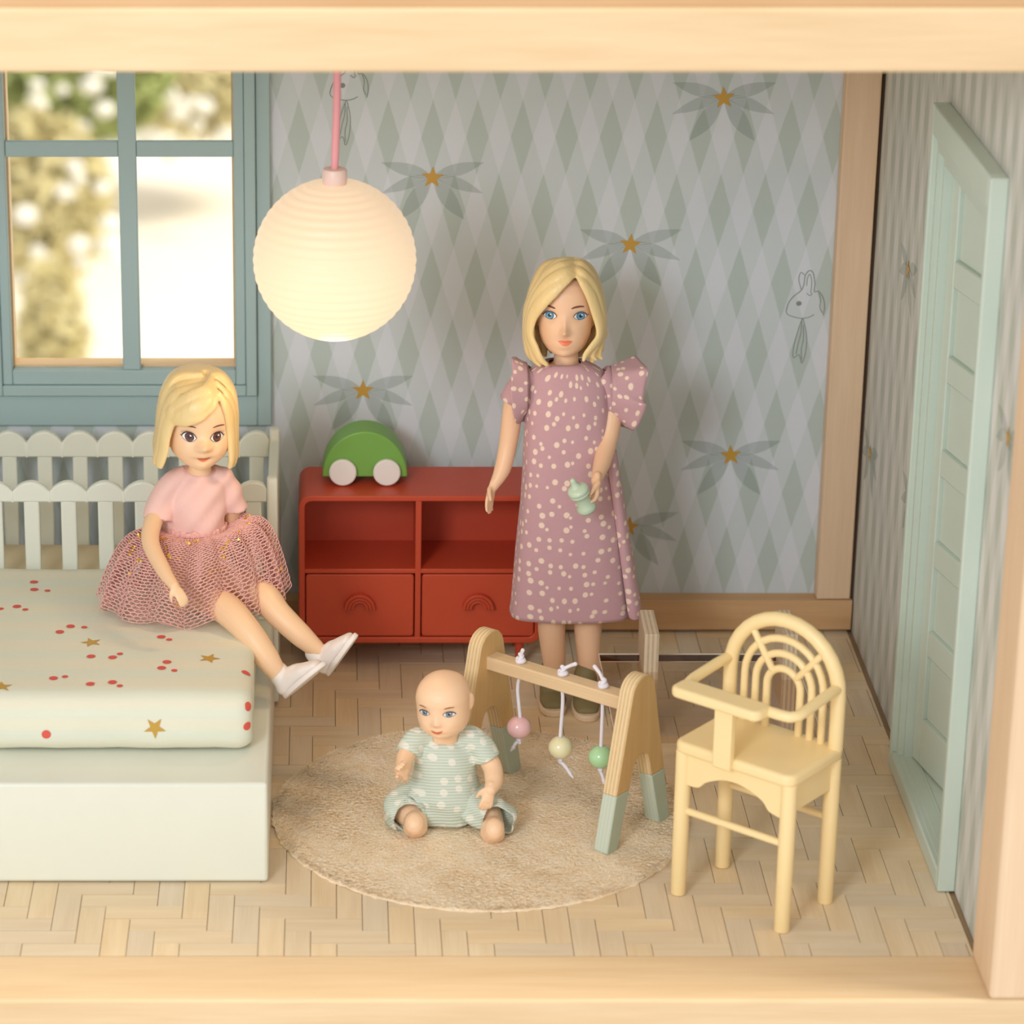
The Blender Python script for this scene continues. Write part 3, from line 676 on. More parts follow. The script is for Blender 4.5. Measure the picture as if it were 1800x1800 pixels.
# ------------------------------------------------------------ clear-topped table behind the gym
tb = thing('acrylic_table', 'low table with a clear acrylic top slotted over two plywood uprights', 'table', (1.32, 1.4, 0))
MB().box(.972, 1.672, 1.06, 1.765, .232, .262).build('clear_top', 'acrylic', tb, bevel=.004)
MB().box(.975, 1.669, 1.7605, 1.763, .2345, .2575).build('dark_back_edge', 'acrylic_band', tb)
for a in ((.972, 1.672, 1.764, 1.7665, .2585, .262), (.972, 1.672, 1.764, 1.7665, .230, .2335), (.9715, .9735, 1.06, 1.765, .2595, .262), (1.671, 1.673, 1.06, 1.765, .2595, .262)): MB().box(*a).build('bright_edge', 'acrylic_edge', tb)
for x in (1.118, 1.608):
    MB().prism([(1.6, 0), (1.82, 0), (1.82, .41), (1.6, .405)], x, x+.052, 'X').build('upright', 'ply_edge_x', tb, bevel=.003)

# ------------------------------------------------------------ play gym
GA = math.atan2(-.38, .48); gc = Vector(((1.016+.537)/2, (.82+1.2)/2, .009)); HL = .305
gym = thing('play_gym', 'plywood baby play gym with sage-dipped feet and three hanging beads', 'play gym', gc, GA)
ORG[gym.name] = Z3()
def aframe(x):
    # outline in (y,z): y negative towards the camera side
    o = [(-.185, 0), (-.118, 0), (-.108, .06), (-.045, .255), (-.03, .29), (-.012, .305), (.012, .305), (.03, .29), (.045, .255), (.108, .06), (.118, 0), (.185, 0)]
    o = [(-.190, .012), (-.180, .0), (-.128, .0), (-.119, .012), (-.048, .262), (-.036, .288), (-.018, .300), (0, .304), (.018, .300), (.036, .288), (.048, .262), (.119, .012), (.128, 0), (.180, .0), (.190, .012)]
    top = []
    for k in range(13):
        a = R(15+150*k/12); top.append((.066*math.cos(a), .527+.058*math.sin(a)))
    # split each frame at the paint line into bare wood and painted feet
    zl = .20
    def leg_y(z, s, outr):
        if outr: return s*(.190+(.064-.190)*(z-.012)/(.54-.012))
        return s*(.119+(.048-.119)*(z-.012)/(.262-.012))
    wood_ = [(leg_y(zl, 1, True), zl)] + top + [(leg_y(zl, -1, True), zl), (leg_y(zl, -1, False), zl)] + o[4:11] + [(leg_y(zl, 1, False), zl)]
    t = .0275; fr = MB()
    # ear-safe: build as strip between outer and inner curves
    out_c = [(leg_y(zl+(.54-zl)*k/6, 1, True), zl+(.54-zl)*k/6) for k in range(6)] + top + [(leg_y(.54-(.54-zl)*k/6, -1, True), .54-(.54-zl)*k/6) for k in range(1, 7)]
    in_c = [(leg_y(zl, 1, False), zl)] + list(reversed(o[4:11])) + [(leg_y(zl, -1, False), zl)]
    def res(c, n):
        a = np.array(c); d = np.r_[0, np.cumsum(np.hypot(*np.diff(a, axis=0).T))]; s = np.linspace(0, d[-1], n); return list(zip(np.interp(s, d, a[:, 0]), np.interp(s, d, a[:, 1])))
    A, B = res(out_c, 41), res(in_c, 41); rr_ = []; mi = []
    for p, q in zip(A, B): rr_.append([(x-t, p[0], p[1]), (x+t, p[0], p[1]), (x+t, q[0], q[1]), (x-t, q[0], q[1])])
    fr.rings(rr_, True, True); fr.mi = [0, 1, 0, 1]*40 + [0, 0]
    f_ = fr.build('side_frame', ['ply_edge_lx', 'ply_face'], gym, local=True, bevel=.004, sharp=30)
    for s in (-1, 1):
        q = [(leg_y(zl, s, True), zl), (leg_y(zl, s, False), zl), (s*.122, .012), (s*.130, 0), (s*.180, 0), (s*.189, .012)]
        MB().prism(q, x-t, x+t, 'X', 1, 0).build('painted_foot', ['painted_sage', 'painted_edge_lx'], f_, local=True, bevel=.005, sharp=30)
for x in (-.305, .305): aframe(x)
MB().box(-.285, .285, -.031, .031, .452, .500).build('crossbar', 'beech_front', gym, local=True, bevel=.005)
for k, (x, zb, mt, tl) in enumerate(((-.161, .262, 'bead_pink', (-.012, -.02)), (.010, .236, 'bead_cream', (.028, -.02)), (.172, .248, 'bead_green', (.012, -.008)))):
    s = MB(); wob = (-.006, .004, .001)[k]
    s.tube([(x, 0, .505), (x, 0, .46), (x+wob-.003*(k == 0), 0, .40), (x+.004*(k == 0)-.002*(k == 1), 0, zb+.03), (x, 0, zb-.03)], .0062, 10, sub=5)
    st_ = s.build('string', 'string_white', gym, local=True, sharp=180)
    kn = MB(); kn.tube([(x-.012, 0, .506), (x, -.012, .507), (x+.012, 0, .508), (x, .012, .509), (x-.011, .001, .512)], .0085, 8, sub=4)
    kn.tube([(x, -.006, .514), (x+.004, .004, .524), (x-.002, 0, .53)], .0075, 8, sub=4)
    e = ((.008, .0, .547), (.042, .012, .548), (-.042, .01, .560))[k]
    kn.tube([(x, 0, .522), (x+e[0]*.5, e[1], (.524+e[2])/2), (x+e[0], e[1], e[2])], [.006, .0062, .0072], 8, sub=3)
    kn.build('knot', 'string_white', st_, local=True, sharp=180)
    b = MB(); pr = [(.006, -.038)]
    for q in range(1, 24): a = -math.pi/2+math.pi*q/24; pr.append((max(.006, .0415*math.cos(a)), .039*math.sin(a)))
    pr += [(.006, .038)]; b.lathe(pr, (x, 0, zb), 32).build('bead', mt, gym, local=True, sharp=180)
    t2 = MB(); t2.tube([(x, 0, zb-.036), (x+.006, -.004, zb-.046), (x-.006, .003, zb-.05), (x+.004, 0, zb-.055)], .007, 8, sub=3)
    t2.tube([(x, 0, zb-.05), (x+tl[0], -.004, zb-.065), (x+tl[0]*1.7, -.006, zb-.085)], [.006, .006, .0045], 8, sub=3)
    t2.tube([(x+tl[0]*1.5, -.005, zb-.078), (x+tl[0]*2.1, -.008, zb-.092)], [.0075, .003], 8)
    t2.build('string_tail', 'string_white', st_, local=True, sharp=180)

# ------------------------------------------------------------ high chair
hc = thing('high_chair', 'butter yellow high chair with rainbow arch back and small tray', 'chair', (1.361, .388, 0), R(-40.3)); ORG[hc.name] = Z3()
m = 'butter_plastic'; X_, Y_ = .196, .127
for sx in (-1, 1):
    for sy in (-1, 1): MB().lathe([(.023, .0), (.0245, .003), (.0255, .30), (.0255, .508)], (sx*X_, sy*Y_, 0), 24).build('leg', m, hc, local=True, bevel=.003)
MB().prism(rrect(-.222, .222, -.158, .158, .038, 6), .503, .545, 'Z').build('seat', m, hc, local=True, bevel=.014, seg=4, sharp=50)
fa = [(-X_, .5), (X_, .5), (X_, .385)] + [(x, z) for x, z in curve2([(.165, .388), (.13, .398), (.105, .425), (.05, .448), (0, .455), (-.05, .448), (-.105, .422), (-.13, .398), (-.165, .394), (-X_, .40)], 5)]
MB().prism(fa, -.138, -.122, 'Y').build('apron', m, hc, local=True, bevel=.003)
MB().prism([(-p[0], p[1]) for p in fa], .122, .138, 'Y').build('apron', m, hc, local=True, bevel=.003)
for s in (-1, 1): MB().box(s*.196-.008, s*.196+.008, -.12, .12, .405, .506).build('apron', m, hc, local=True, bevel=.003)
for y in (-.127, .127): MB().tube([(-X_, y, .30), (X_, y, .30)], .0125, 14).build('stretcher', m, hc, local=True)
def hoop(r, zt, rad, n=16):
    z0 = zt-r; pts = [(-r, Y_, .54)] + [(-r, Y_, .54+(z0-.54)*k/3) for k in (1, 2)] + [(-r*math.cos(math.pi*k/n), Y_, z0+r*math.sin(math.pi*k/n)) for k in range(n+1)] + [(r, Y_, .54+(z0-.54)*k/3) for k in (2, 1)] + [(r, Y_, .54)]
    return MB().tube(pts, rad, 16, up=(0, 1, 0))
for r, zt, rad, nm in ((.200, .921, .0235, 'back_hoop'), (.146, .857, .0125, 'back_arch'), (.104, .807, .0125, 'back_arch'), (.062, .756, .0125, 'back_arch')): hoop(r, zt, rad).build(nm, m, hc, local=True, sharp=60)
for a in (130, 42):
    c, s = math.cos(R(a)), math.sin(R(a)); MB().tube([(.066*c, Y_-.004, .695+.066*s), (.192*c, Y_-.004, .722+.192*s)], .0115, 12).build('back_spoke', m, hc, local=True)
ar = [(-.200, Y_, .748), (-.202, .05, .746), (-.204, -.080, .736), (-.200, -.112, .732), (-.182, -.128, .730), (-.15, -.132, .730), (.15, -.132, .730), (.182, -.128, .730), (.200, -.112, .732), (.204, -.080, .736), (.202, .05, .746), (.200, Y_, .748)]
MB().tube(ar, .0175, 16).build('arm_rail', m, hc, local=True, sharp=60)
MB().prism(rrect(-.212, .118, -.208, -.116, .03, 6), .714, .750, 'Z').build('tray', m, hc, local=True, bevel=.012, seg=4, sharp=50)
MB().box(-.058, .008, -.180, -.152, .51, .72).build('tray_post', m, hc, local=True, bevel=.005)

# ------------------------------------------------------------ figures: shared builders
def gs(x, z, x0, z0, sx, sz): return math.exp(-((x-x0)/sx)**2-((z-z0)/sz)**2)
def head_mb(w, h, dd, kind):
    """face towards -Y, chin at z 0, crown at z h, origin under the middle of the skull"""
    S = [0, .03, .08, .15, .25, .35, .45, .55, .65, .75, .84, .91, .96, .99, 1]
    T = {'mother': ([.22, .47, .65, .80, .91, .96, .985, 1, 1, .97, .88, .72, .50, .26, .02], [.62, .74, .82, .87, .90, .92, .935, .95, .955, .93, .85, .70, .50, .26, .02], [.0, .02, .10, .30, .55, .78, .92, 1, 1, .97, .86, .70, .48, .25, .02]),
         'girl': ([.24, .50, .70, .90, 1.01, 1.03, 1.02, 1, .99, .95, .86, .70, .49, .26, .02], [.60, .76, .85, .90, .92, .93, .93, .94, .94, .92, .84, .70, .50, .26, .02], [.0, .02, .12, .35, .6, .8, .92, 1, 1, .97, .86, .70, .48, .25, .02]),
         'baby': ([.34, .63, .81, .92, .97, .97, .985, .99, .95, .87, .74, .57, .39, .20, .02], [.60, .74, .84, .90, .92, .92, .93, .95, .93, .86, .73, .56, .38, .20, .02], [.0, .08, .25, .48, .70, .86, .96, 1, .98, .91, .78, .60, .41, .21, .02])}[kind]
    zs_ = np.linspace(0, 1, 58)**.97; Rr = []; n = 64
    for s in zs_:
        a, b, c = (np.interp(s, S, t) for t in T); r = []
        for k in range(n):
            t = 2*math.pi*k/n; ct, st_ = math.cos(t), math.sin(t); e = .92
            x = math.copysign(abs(ct)**e, ct)*a*w/2; y = math.copysign(abs(st_)**e, st_)*(b if st_ < 0 else c)*dd/2; z = s*h
            if y < 0:
                u = x/(w/2); d = 0
                if kind == 'mother':
                    d += .026*gs(u, s, 0, .300, .125, .042)+.014*gs(u, s, 0, .34, .11, .08)+.006*gs(u, s, 0, .42, .12, .08)+.007*(gs(u, s, .15, .288, .08, .028)+gs(u, s, -.15, .288, .08, .028))
                    d -= .012*(gs(u, s, .5, .49, .24, .065)+gs(u, s, -.5, .49, .24, .065)); d += .007*gs(u, s, 0, .165, .26, .035)-.004*gs(u, s, 0, .205, .2, .014)+.006*gs(u, s, 0, .115, .2, .025)-.004*gs(u, s, 0, .09, .3, .02)+.008*gs(u, s, 0, .035, .25, .04)
                    d += .004*(gs(u, s, .5, .30, .25, .1)+gs(u, s, -.5, .30, .25, .1))
                elif kind == 'girl':
                    d += .036*gs(u, s, 0, .318, .19, .050)+.010*gs(u, s, 0, .36, .14, .08)+.010*(gs(u, s, .2, .30, .1, .035)+gs(u, s, -.2, .30, .1, .035))
                    d += .018*gs(u, s, 0, .215, .26, .05)-.009*gs(u, s, 0, .165, .30, .022)+.008*gs(u, s, 0, .09, .2, .03)+.010*gs(u, s, 0, .03, .25, .04)
                    d -= .012*(gs(u, s, .5, .44, .26, .075)+gs(u, s, -.5, .44, .26, .075)); d += .010*(gs(u, s, .55, .25, .28, .11)+gs(u, s, -.55, .25, .28, .11))
                else:
                    d += .016*gs(u, s, 0, .28, .14, .045)+.008*gs(u, s, 0, .34, .12, .08)+.004*(gs(u, s, .15, .265, .09, .03)+gs(u, s, -.15, .265, .09, .03))
                    d -= .007*(gs(u, s, .45, .43, .24, .065)+gs(u, s, -.45, .43, .24, .065)); d += .008*gs(u, s, 0, .165, .25, .04)-.004*gs(u, s, 0, .125, .28, .016)+.006*gs(u, s, 0, .04, .25, .05)
                    d += .007*(gs(u, s, .55, .23, .26, .10)+gs(u, s, -.55, .23, .26, .10))
                y -= d*(dd/.235)
            r.append((x, y, z))
        Rr.append(r)
    if kind == 'baby': Rr = [[(x, y, z if z < .12 else .12+(z-.12)*.66) for x, y, z in r] for r in Rr]
    if kind == 'girl': Rr = [[(x, y, z if z < .19 else .19+(z-.19)*.84) for x, y, z in r] for r in Rr]
    m = MB().rings(Rr, True, True)
    if kind != 'girl':
        for s in (-1, 1): e = MB().ball((0, 0, 0), (.007, .020, .030), 14, 8); e.xf(Matrix.Translation((s*w*.495, .014, h*.42)) @ Matrix.Rotation(s*R(-24), 4, 'Z') @ Matrix.Rotation(R(-10), 4, 'X')); m.add(e.v, e.f)
    return m
def arm_mb(m, pts, rad, up=None): m.tube(pts, rad, 14, sub=5, up=up)
def hand_mb(m, wrist, d, nrm, thumb_side, s=1.0, curl=.35, spread=.12, fin=(1, 1, 1, 1), thumb_out=.8, fat=1.0):
    """palm + four fingers + thumb; d = finger direction, nrm = palm normal (fingers curl towards it)"""
    d = Vector(d).normalized(); n = Vector(nrm); n = (n-d*n.dot(d)).normalized(); sd = d.cross(n)*thumb_side; w = Vector(wrist)
    m.tube([w-d*.012*s, w+d*.012*s, w+d*.030*s, w+d*.044*s], [(.013*s, .010*s*fat), (.018*s, .010*s*fat), (.022*s, .0095*s*fat), (.020*s, .008*s*fat)], 14, up=tuple(n), sub=3)
    for k in range(4):
        off = sd*(.0155-.0103*k)*s; base_ = w+d*.040*s+off; L = (.040, .045, .042, .033)[k]*s; c = curl*fin[k]; p = [base_]; dirv = d.copy(); sp = sd*(spread*(1.5-k)*.5)
        for q, l in enumerate((.40, .32, .28)):
            a = c*(q+.6); dv = (d*math.cos(a)+n*math.sin(a)+sp*.5).normalized(); p.append(p[-1]+dv*L*l)
        m.tube(p, [.0058*s*fat, .0056*s*fat, .0050*s*fat, .0040*s*fat], 10, sub=3)
    tb_ = w+d*.010*s+sd*.014*s; t1 = (sd*thumb_out+d*.7+n*.45).normalized(); t2 = (sd*.25+d*.9+n*.6).normalized()
    m.tube([tb_, tb_+t1*.018*s, tb_+t1*.018*s+t2*.024*s], [.0085*s*fat, .0072*s*fat, .0052*s*fat], 10, sub=3)
def almond(cx, cz, hw_, up_, lo, tilt=0.0, n=13):
    t = []; b = []
    for k in range(n):
        u = -1+2*k/(n-1); t.append((cx+hw_*u, cz+tilt*u+up_*(1-abs(u)**2.2)**.8)); b.append((cx+hw_*u, cz+tilt*u-lo*(1-abs(u)**2.2)**.9))
    return t, b
def eye(tree_, M, parent, cx, cz, hw_, up_, lo, tilt, iris, ring, r_i, gaze=(0, 0), lash='lash_dark', side=1, flick=.25, e0=.0012):
    T, B = almond(cx, cz, hw_, up_, lo, tilt); out = T+B[-2:0:-1]
    ew = wrap(blob2(out, (cx, cz), 4), tree_, M, e0).build('eye', 'eye_white', parent, sharp=180)
    ix, iz = cx+gaze[0], cz+gaze[1]
    xs_ = [p[0] for p in T]; 
    def clip(p): u = min(max(p[0], xs_[0]), xs_[-1]); zt = np.interp(u, xs_, [q[1] for q in T]); zb_ = np.interp(u, xs_, [q[1] for q in B]); return (u, min(max(p[1], zb_), zt))
    wrap(blob2([clip(p) for p in circ(ix, iz, r_i, n=28)], (ix, iz), 3), tree_, M, e0+.0007).build('iris_rim', ring, ew, sharp=180)
    wrap(blob2([clip(p) for p in circ(ix, iz, r_i*.84, n=28)], (ix, iz), 3), tree_, M, e0+.0011).build('iris', iris, ew, sharp=180)
    wrap(blob2(circ(ix, iz, r_i*.42, n=20), (ix, iz), 2), tree_, M, e0+.0015).build('pupil', 'pupil_dark', ew, sharp=180)
    wrap(blob2(circ(ix+r_i*.28, iz+r_i*.30, r_i*.20, n=12), None, 1), tree_, M, e0+.0019).build('highlight', 'eye_white', ew, sharp=180)
    top = T if side > 0 else T[::-1]; tip = top[-1]; fl_ = [(tip[0]+side*hw_*flick, tip[1]+hw_*flick*.8)]
    ls = [p for p in top]+fl_; n = len(ls)
    wrap(stroke2(ls, [hw_*(.05+.20*math.sin(math.pi*min(1, (k+.5)/n*1.0))**.7*(.5+.5*k/n)+.02) for k in range(n)]), tree_, M, e0+.0014).build('upper_lashes', lash, ew, sharp=180)
    wrap(stroke2(B, [hw_*.05]*len(B)), tree_, M, e0+.0014).build('lower_lid_line', lash, ew, sharp=180)
    return ew
def brow(tree_, M, parent, pts, w, mt='brow_brown'):
    c = curve2(pts, 6); n = len(c); wrap(stroke2(c, [w*(.25+.75*math.sin(math.pi*(.12+.76*k/(n-1)))) for k in range(n)]), tree_, M, .0014).build('eyebrow', mt, parent, sharp=180)
def mouth(tree_, M, parent, cx, cz, hw_, up_, lo, tilt=0, line=True, curve=.25):
    T = [(cx+hw_*u, cz+tilt*u+up_*(1-u*u)*(1-.45*math.exp(-(u/.22)**2))+hw_*curve*u*u) for u in np.linspace(-1, 1, 17)]
    B = [(cx+hw_*u, cz+tilt*u-lo*(1-abs(u)**2)+hw_*curve*u*u) for u in np.linspace(-1, 1, 17)]
    o = wrap(blob2(T+B[-2:0:-1], (cx, cz), 4), tree_, M, .0011).build('lips', 'lip_orange', parent, sharp=180)
    if line: wrap(stroke2([(cx+hw_*.98*u, cz+tilt*u+hw_*curve*u*u+up_*.05) for u in np.linspace(-1, 1, 13)], [hw_*.06]*13), tree_, M, .0018).build('lip_line', 'lip_line', o, sharp=180)
def lock(m, pts, w, t, ctr, n=12, sub=6):
    """a flattened strand: w half-widths, t half-thickness, facing away from ctr"""
    P = [Vector(p) for p in pts]; w = w if hasattr(w, '__len__') else [w]*len(P); C_ = Vector(ctr)
    def up(p): return Vector((p.x-C_.x, p.y-C_.y, max(-.05, p.z-C_.z)*.8+1e-4))
    m.tube(P, [(a, t*(.55+.45*a/max(w))) for a in w], n, up=up, sub=sub)
def ell(cx, cy, cz, rx, ry, n=48, a0=0, fold=None):
    r = []
    for k in range(n+1):
        a = 2*math.pi*k/n+a0; q = 1+(fold(a) if fold else 0); r.append((cx+rx*q*math.cos(a), cy+ry*q*math.sin(a), cz))
    return r
def cloth_tube(secs, n=64, k=6, thick=.004, folds=None, sq=1.0, uvs=1.0):
    """closed garment surface through sections (cx,cy,cz,rx,ry[,tiltx]); returns MB with metric uv"""
    P, V = resample([Vector(s[:3]) for s in secs], [tuple(s[3:5]) for s in secs], k); Rr = []; uv = []; L = 0; rm = max(v[0] for v in V); t = 0; N = len(P)
    for i, (p, v) in enumerate(zip(P, V)):
        if i: L += (p-P[i-1]).length + abs(v[0]-V[i-1][0])*.7
        r = []
        for j in range(n+1):
            a = 2*math.pi*j/n; q = 1+(folds(a, i/(N-1)) if folds else 0); ca, sa = math.cos(a), math.sin(a)
            r.append((p.x+v[0]*q*math.copysign(abs(ca)**sq, ca), p.y+v[1]*q*math.copysign(abs(sa)**sq, sa), p.z)); uv.append((a*(rm*.5+v[0]*.5)*uvs, L))
        Rr.append(r)
    m = MB(); m.rings(Rr, False, False, 0, uv); return m
def cloth_fuse(mb, voxel, it, f, name, mat_, parent):
    q = fuse(mb, voxel, it); o = q.build(name, mat_, parent, sharp=180); me = o.data; off = ORG[o.name]
    co = np.empty(len(me.vertices)*3, 'f'); no = np.empty(len(me.vertices)*3, 'f'); me.vertices.foreach_get('co', co); me.vertices.foreach_get('normal', no)
    co = co.reshape(-1, 3); no = no.reshape(-1, 3); w = co+np.array(off); d = f(w[:, 0], w[:, 1], w[:, 2]); me.vertices.foreach_set('co', (co+no*d[:, None]).astype('f').ravel())
    uv = np.stack([w[:, 0]+.5*w[:, 1], w[:, 2]+.3*w[:, 1], w[:, 0]*0], 1); me.attributes['uvm'].data.foreach_set('vector', uv.astype('f').ravel()); me.update(); return o
def solid(o, t, sub=0):
    s = o.modifiers.new('thickness', 'SOLIDIFY'); s.thickness = t; s.offset = -1
    if sub: q = o.modifiers.new('soft', 'SUBSURF'); q.levels = q.render_levels = sub
    return o
# ------------------------------------------------------------ mother doll
mo = thing('person', 'standing person doll in a mauve polka dot dress holding a baby bottle', 'person', (.88, 1.9, 0))
CH = at(995, 627, 1.80)                                  # chin
hw_, hh_, hd_ = .208, .318, .232
HM = Matrix.Translation((CH.x, 1.80+hd_*.36, CH.z-.018)) @ Matrix.Rotation(R(-4.5), 4, 'Z') @ Matrix.Rotation(R(-9), 4, 'X') @ Matrix.Scale(.935, 4)
b = MB(); hmb = head_mb(hw_, hh_, hd_, 'mother').xf(HM); b.add(hmb.v, hmb.f)
nk = at(995, 650, 1.9)
b.tube([(nk.x+.002, 1.915, 1.12), (nk.x, 1.91, 1.28), (nk.x, 1.905, 1.36), (nk.x, 1.90, 1.46)], [(.09, .07), (.046, .045), (.042, .042), (.05, .05)], 20, sub=5)
b.tube([(.835, 1.9, 1.27), (.835, 1.9, 1.22), (.84, 1.9, 1.1), (.85, 1.9, .9), (.86, 1.9, .7), (.865, 1.9, .60)], [(.09, .05), (.135, .075), (.125, .085), (.11, .085), (.14, .09), (.13, .085)], 24, up=(0, 1, 0), sub=4)
RA = [at(918, 668, 1.9), at(903, 715, 1.9), at(893, 780, 1.89), at(883, 825, 1.86), at(866, 858, 1.83)]
b.tube(RA, [.042, .038, .033, .030, .0165], 16, sub=5)
hand_mb(b, RA[-1]+Vector((-.001, 0, .006)), at(857, 900, 1.80)-RA[-1], (.80, -.60, 0), 1, 1.15, .16, .05, thumb_out=.5)
LA = [at(1068, 672, 1.9), at(1076, 715, 1.88), at(1068, 775, 1.83), at(1058, 815, 1.75), at(1048, 846, 1.66)]
b.tube(LA, [.042, .040, .035, .031, .019], 16, sub=5)
BT = at(1021, 872, 1.60)
hand_mb(b, LA[-1]+Vector((.002, 0, .006)), (-.10, -.45, -.85), (-.9, -.2, .12), -1, 1.35, .62, .02, thumb_out=.25)
for (x0, x1, Yf) in ((970, 974, 1.925), (1034, 1036, 1.88)):
    hp = Vector((at(x0, 1090, 1.9).x, 1.9, .62)); kn_ = at(x0, 1090, 1.9); an = at(x1, 1188, 1.9+(Yf-1.9)*.6)
    b.tube([hp, Vector((kn_.x, 1.9, .42)), Vector((kn_.x, 1.898, .30)), Vector((an.x, (Yf+1.9)/2, .15)), Vector((an.x, Yf-.01, .06))], [.062, .054, .050, .040, .031], 18, sub=5)
body = fuse(b, .0042, 4); mt_b = bvh(body); bo = body.build('body', 'mother_skin', mo, sharp=180)
for s, cx in ((-1, -.055), (1, .054)):
    eye(mt_b, HM, mo, cx, .158, .0250, .0160, .0140, s*.0015, 'iris_blue', 'iris_ring', .0158, (.002*s, 0), 'lash_blue_grey', s, .22)
brow(mt_b, HM, mo, [(-.076, .193), (-.062, .1935), (-.048, .190), (-.038, .186)], .0072); brow(mt_b, HM, mo, [(.022, .187), (.036, .1925), (.054, .195), (.068, .1935)], .0072)
mouth(mt_b, HM, mo, .002, .0610, .0265, .0085, .0140, 0, True, .10)
# shoes
for (xc, Yf, s) in ((971, 1.925, -1), (1030, 1.88, 1)):
    a = at(xc, 1188, Yf).x
    up_ = MB(); up_.tube([(a, Yf+.035, .045), (a, Yf, .045), (a, Yf-.06, .038), (a, Yf-.10, .030)], [(.040, .034), (.045, .036), (.050, .028), (.040, .018)], 16, sub=4, up=(0, 0, 1)); up_.tube([(a, Yf-.005, .05), (a, Yf-.003, .10), (a, Yf-.001, .135)], [(.046, .046), (.046, .046), (.044, .044)], 18)
    ub = fuse(up_, .005, 5); sh = ub.build('shoe', 'shoe_olive', mo, sharp=180)
    so = [(a+.052*math.copysign(abs(math.cos(t))**.8, math.cos(t)), Yf-.035+.105*math.copysign(abs(math.sin(t))**.85, math.sin(t))) for t in np.linspace(0, 2*math.pi, 32, endpoint=False)]
    MB().prism(so, .001, .026, 'Z').build('sole', 'sole_cream', sh, bevel=.006, seg=3)
# dress
def mf(a, t): return .012*t*math.sin(a*5+1.2)+.020*max(0, t-.35)*math.sin(a*7+.5)+.005*math.sin(a*11+t*9)
D0 = .882
secs = [(.833, 1.900, 1.318, .058, .050), (.834, 1.898, 1.312, .085, .060), (.838, 1.896, 1.285, .130, .072), (.842, 1.894, 1.235, .152, .088), (.846, 1.890, 1.16, .152, .105), (.850, 1.888, 1.06, .155, .112), (.858, 1.886, .94, .165, .118), (.866, 1.885, .80, .178, .126), (.872, 1.886, .62, .198, .118), (.878, 1.888, .46, .214, .108), (.880, 1.890, .366, .224, .100)]
dm = cloth_tube(secs, 96, 6, folds=mf, sq=.86); dm.uv = [(math.atan2((v[0]-.857)/1.35, -(v[1]-1.885))*.175, v[2]) for v in dm.v]
dr_ = dm.build('dress', 'dress_mauve', mo, sharp=180); solid(dr_, .005)
pl_ = MB(); P = []; U = []
for k in range(14):                                     # seam pleat down the right hip
    t = k/13; z = 1.02-.655*t; x = .985+.085*t+.02*t; P += [(x-.012, 1.80+.015*t, z+.006*t), (x+.008+.004*t, 1.770+.022*t, z+.006*t), (x+.03+.012*t, 1.80+.025*t, z+.004), (x+.035+.014*t, 1.86, z-.004)]; U += [(x-.01, -z), (x+.01, -z), (x+.04, -z), (x+.1, -z)]
F_ = [(4*k+j, 4*k+j+1, 4*k+j+5, 4*k+j+4) for k in range(13) for j in range(3)]
solid(MB().add(P, F_, 0, U).build('pleat', 'dress_mauve', dr_, sharp=180), .004, 1)
def ruffle(xc, s, zc, fl_, seed, parent, mt, rz=.078, ry=.075, a0=-125, a1=150, rise=.35, per=4.0, amp=.022):
    n, mv = 90, 9; V = []; U = []
    for i in range(n+1):
        u = i/n; a = R(a0+(a1-a0)*u); ed = math.sin(math.pi*u)**.55
        iy, iz = ry*math.sin(a)*-1 if False else -ry*math.sin(a+math.pi/2)*1.0, rz*math.sin(a)
        # armhole point: a=0 faces the viewer, a=90 is the shoulder top
        py_, pz_ = 1.895-ry*math.cos(a), zc+rz*math.sin(a)
        for j in range(mv+1):
            v = j/mv; L = fl_*ed*v; w = math.sin(per*2*math.pi*u+seed)*amp*v**1.3*ed
            x = xc+s*(L*.88+.01)+s*w*.25; rad = 1+v*rise; y = 1.895-(ry*rad)*math.cos(a)-w*math.sin(a)*.6-w*.35; z = zc+(rz*rad)*math.sin(a)-L*.15+w*math.cos(a)*.9+.02*v*math.sin(a)
            V.append((x, y, z)); U.append((u*.5+3, v*fl_+2))
    F = [(i*(mv+1)+j, i*(mv+1)+j+1, (i+1)*(mv+1)+j+1, (i+1)*(mv+1)+j) for i in range(n) for j in range(mv)]
    return solid(MB().add(V, F, 0, U).build('ruffle_sleeve', mt, parent, sharp=180), .003)
ruffle(.985, 1, 1.215, .135, .6, dr_, 'dress_mauve', .085, .085, -100, 155, .30, 3.5, .026)
ruffle(.712, -1, 1.222, .070, 2.2, dr_, 'dress_mauve', .088, .088, -90, 160, .18, 2.5, .018)
# under sleeves
for s, pts in ((1, [(.955, 1.895, 1.262), (1.0, 1.89, 1.225), (1.022, 1.885, 1.16)]), (-1, [(.735, 1.9, 1.262), (.688, 1.9, 1.222), (.662, 1.9, 1.165)])):
    m_ = MB(); m_.tube(pts, [.050, .054, .058], 24, cap='flat', sub=4); m_.f = m_.f[:-2]; m_.mi = m_.mi[:-2]; m_.uv = [(v[0]*1.2, v[2]*1.1) for v in m_.v]; solid(m_.build('sleeve', 'dress_mauve', dr_, sharp=180), .003)
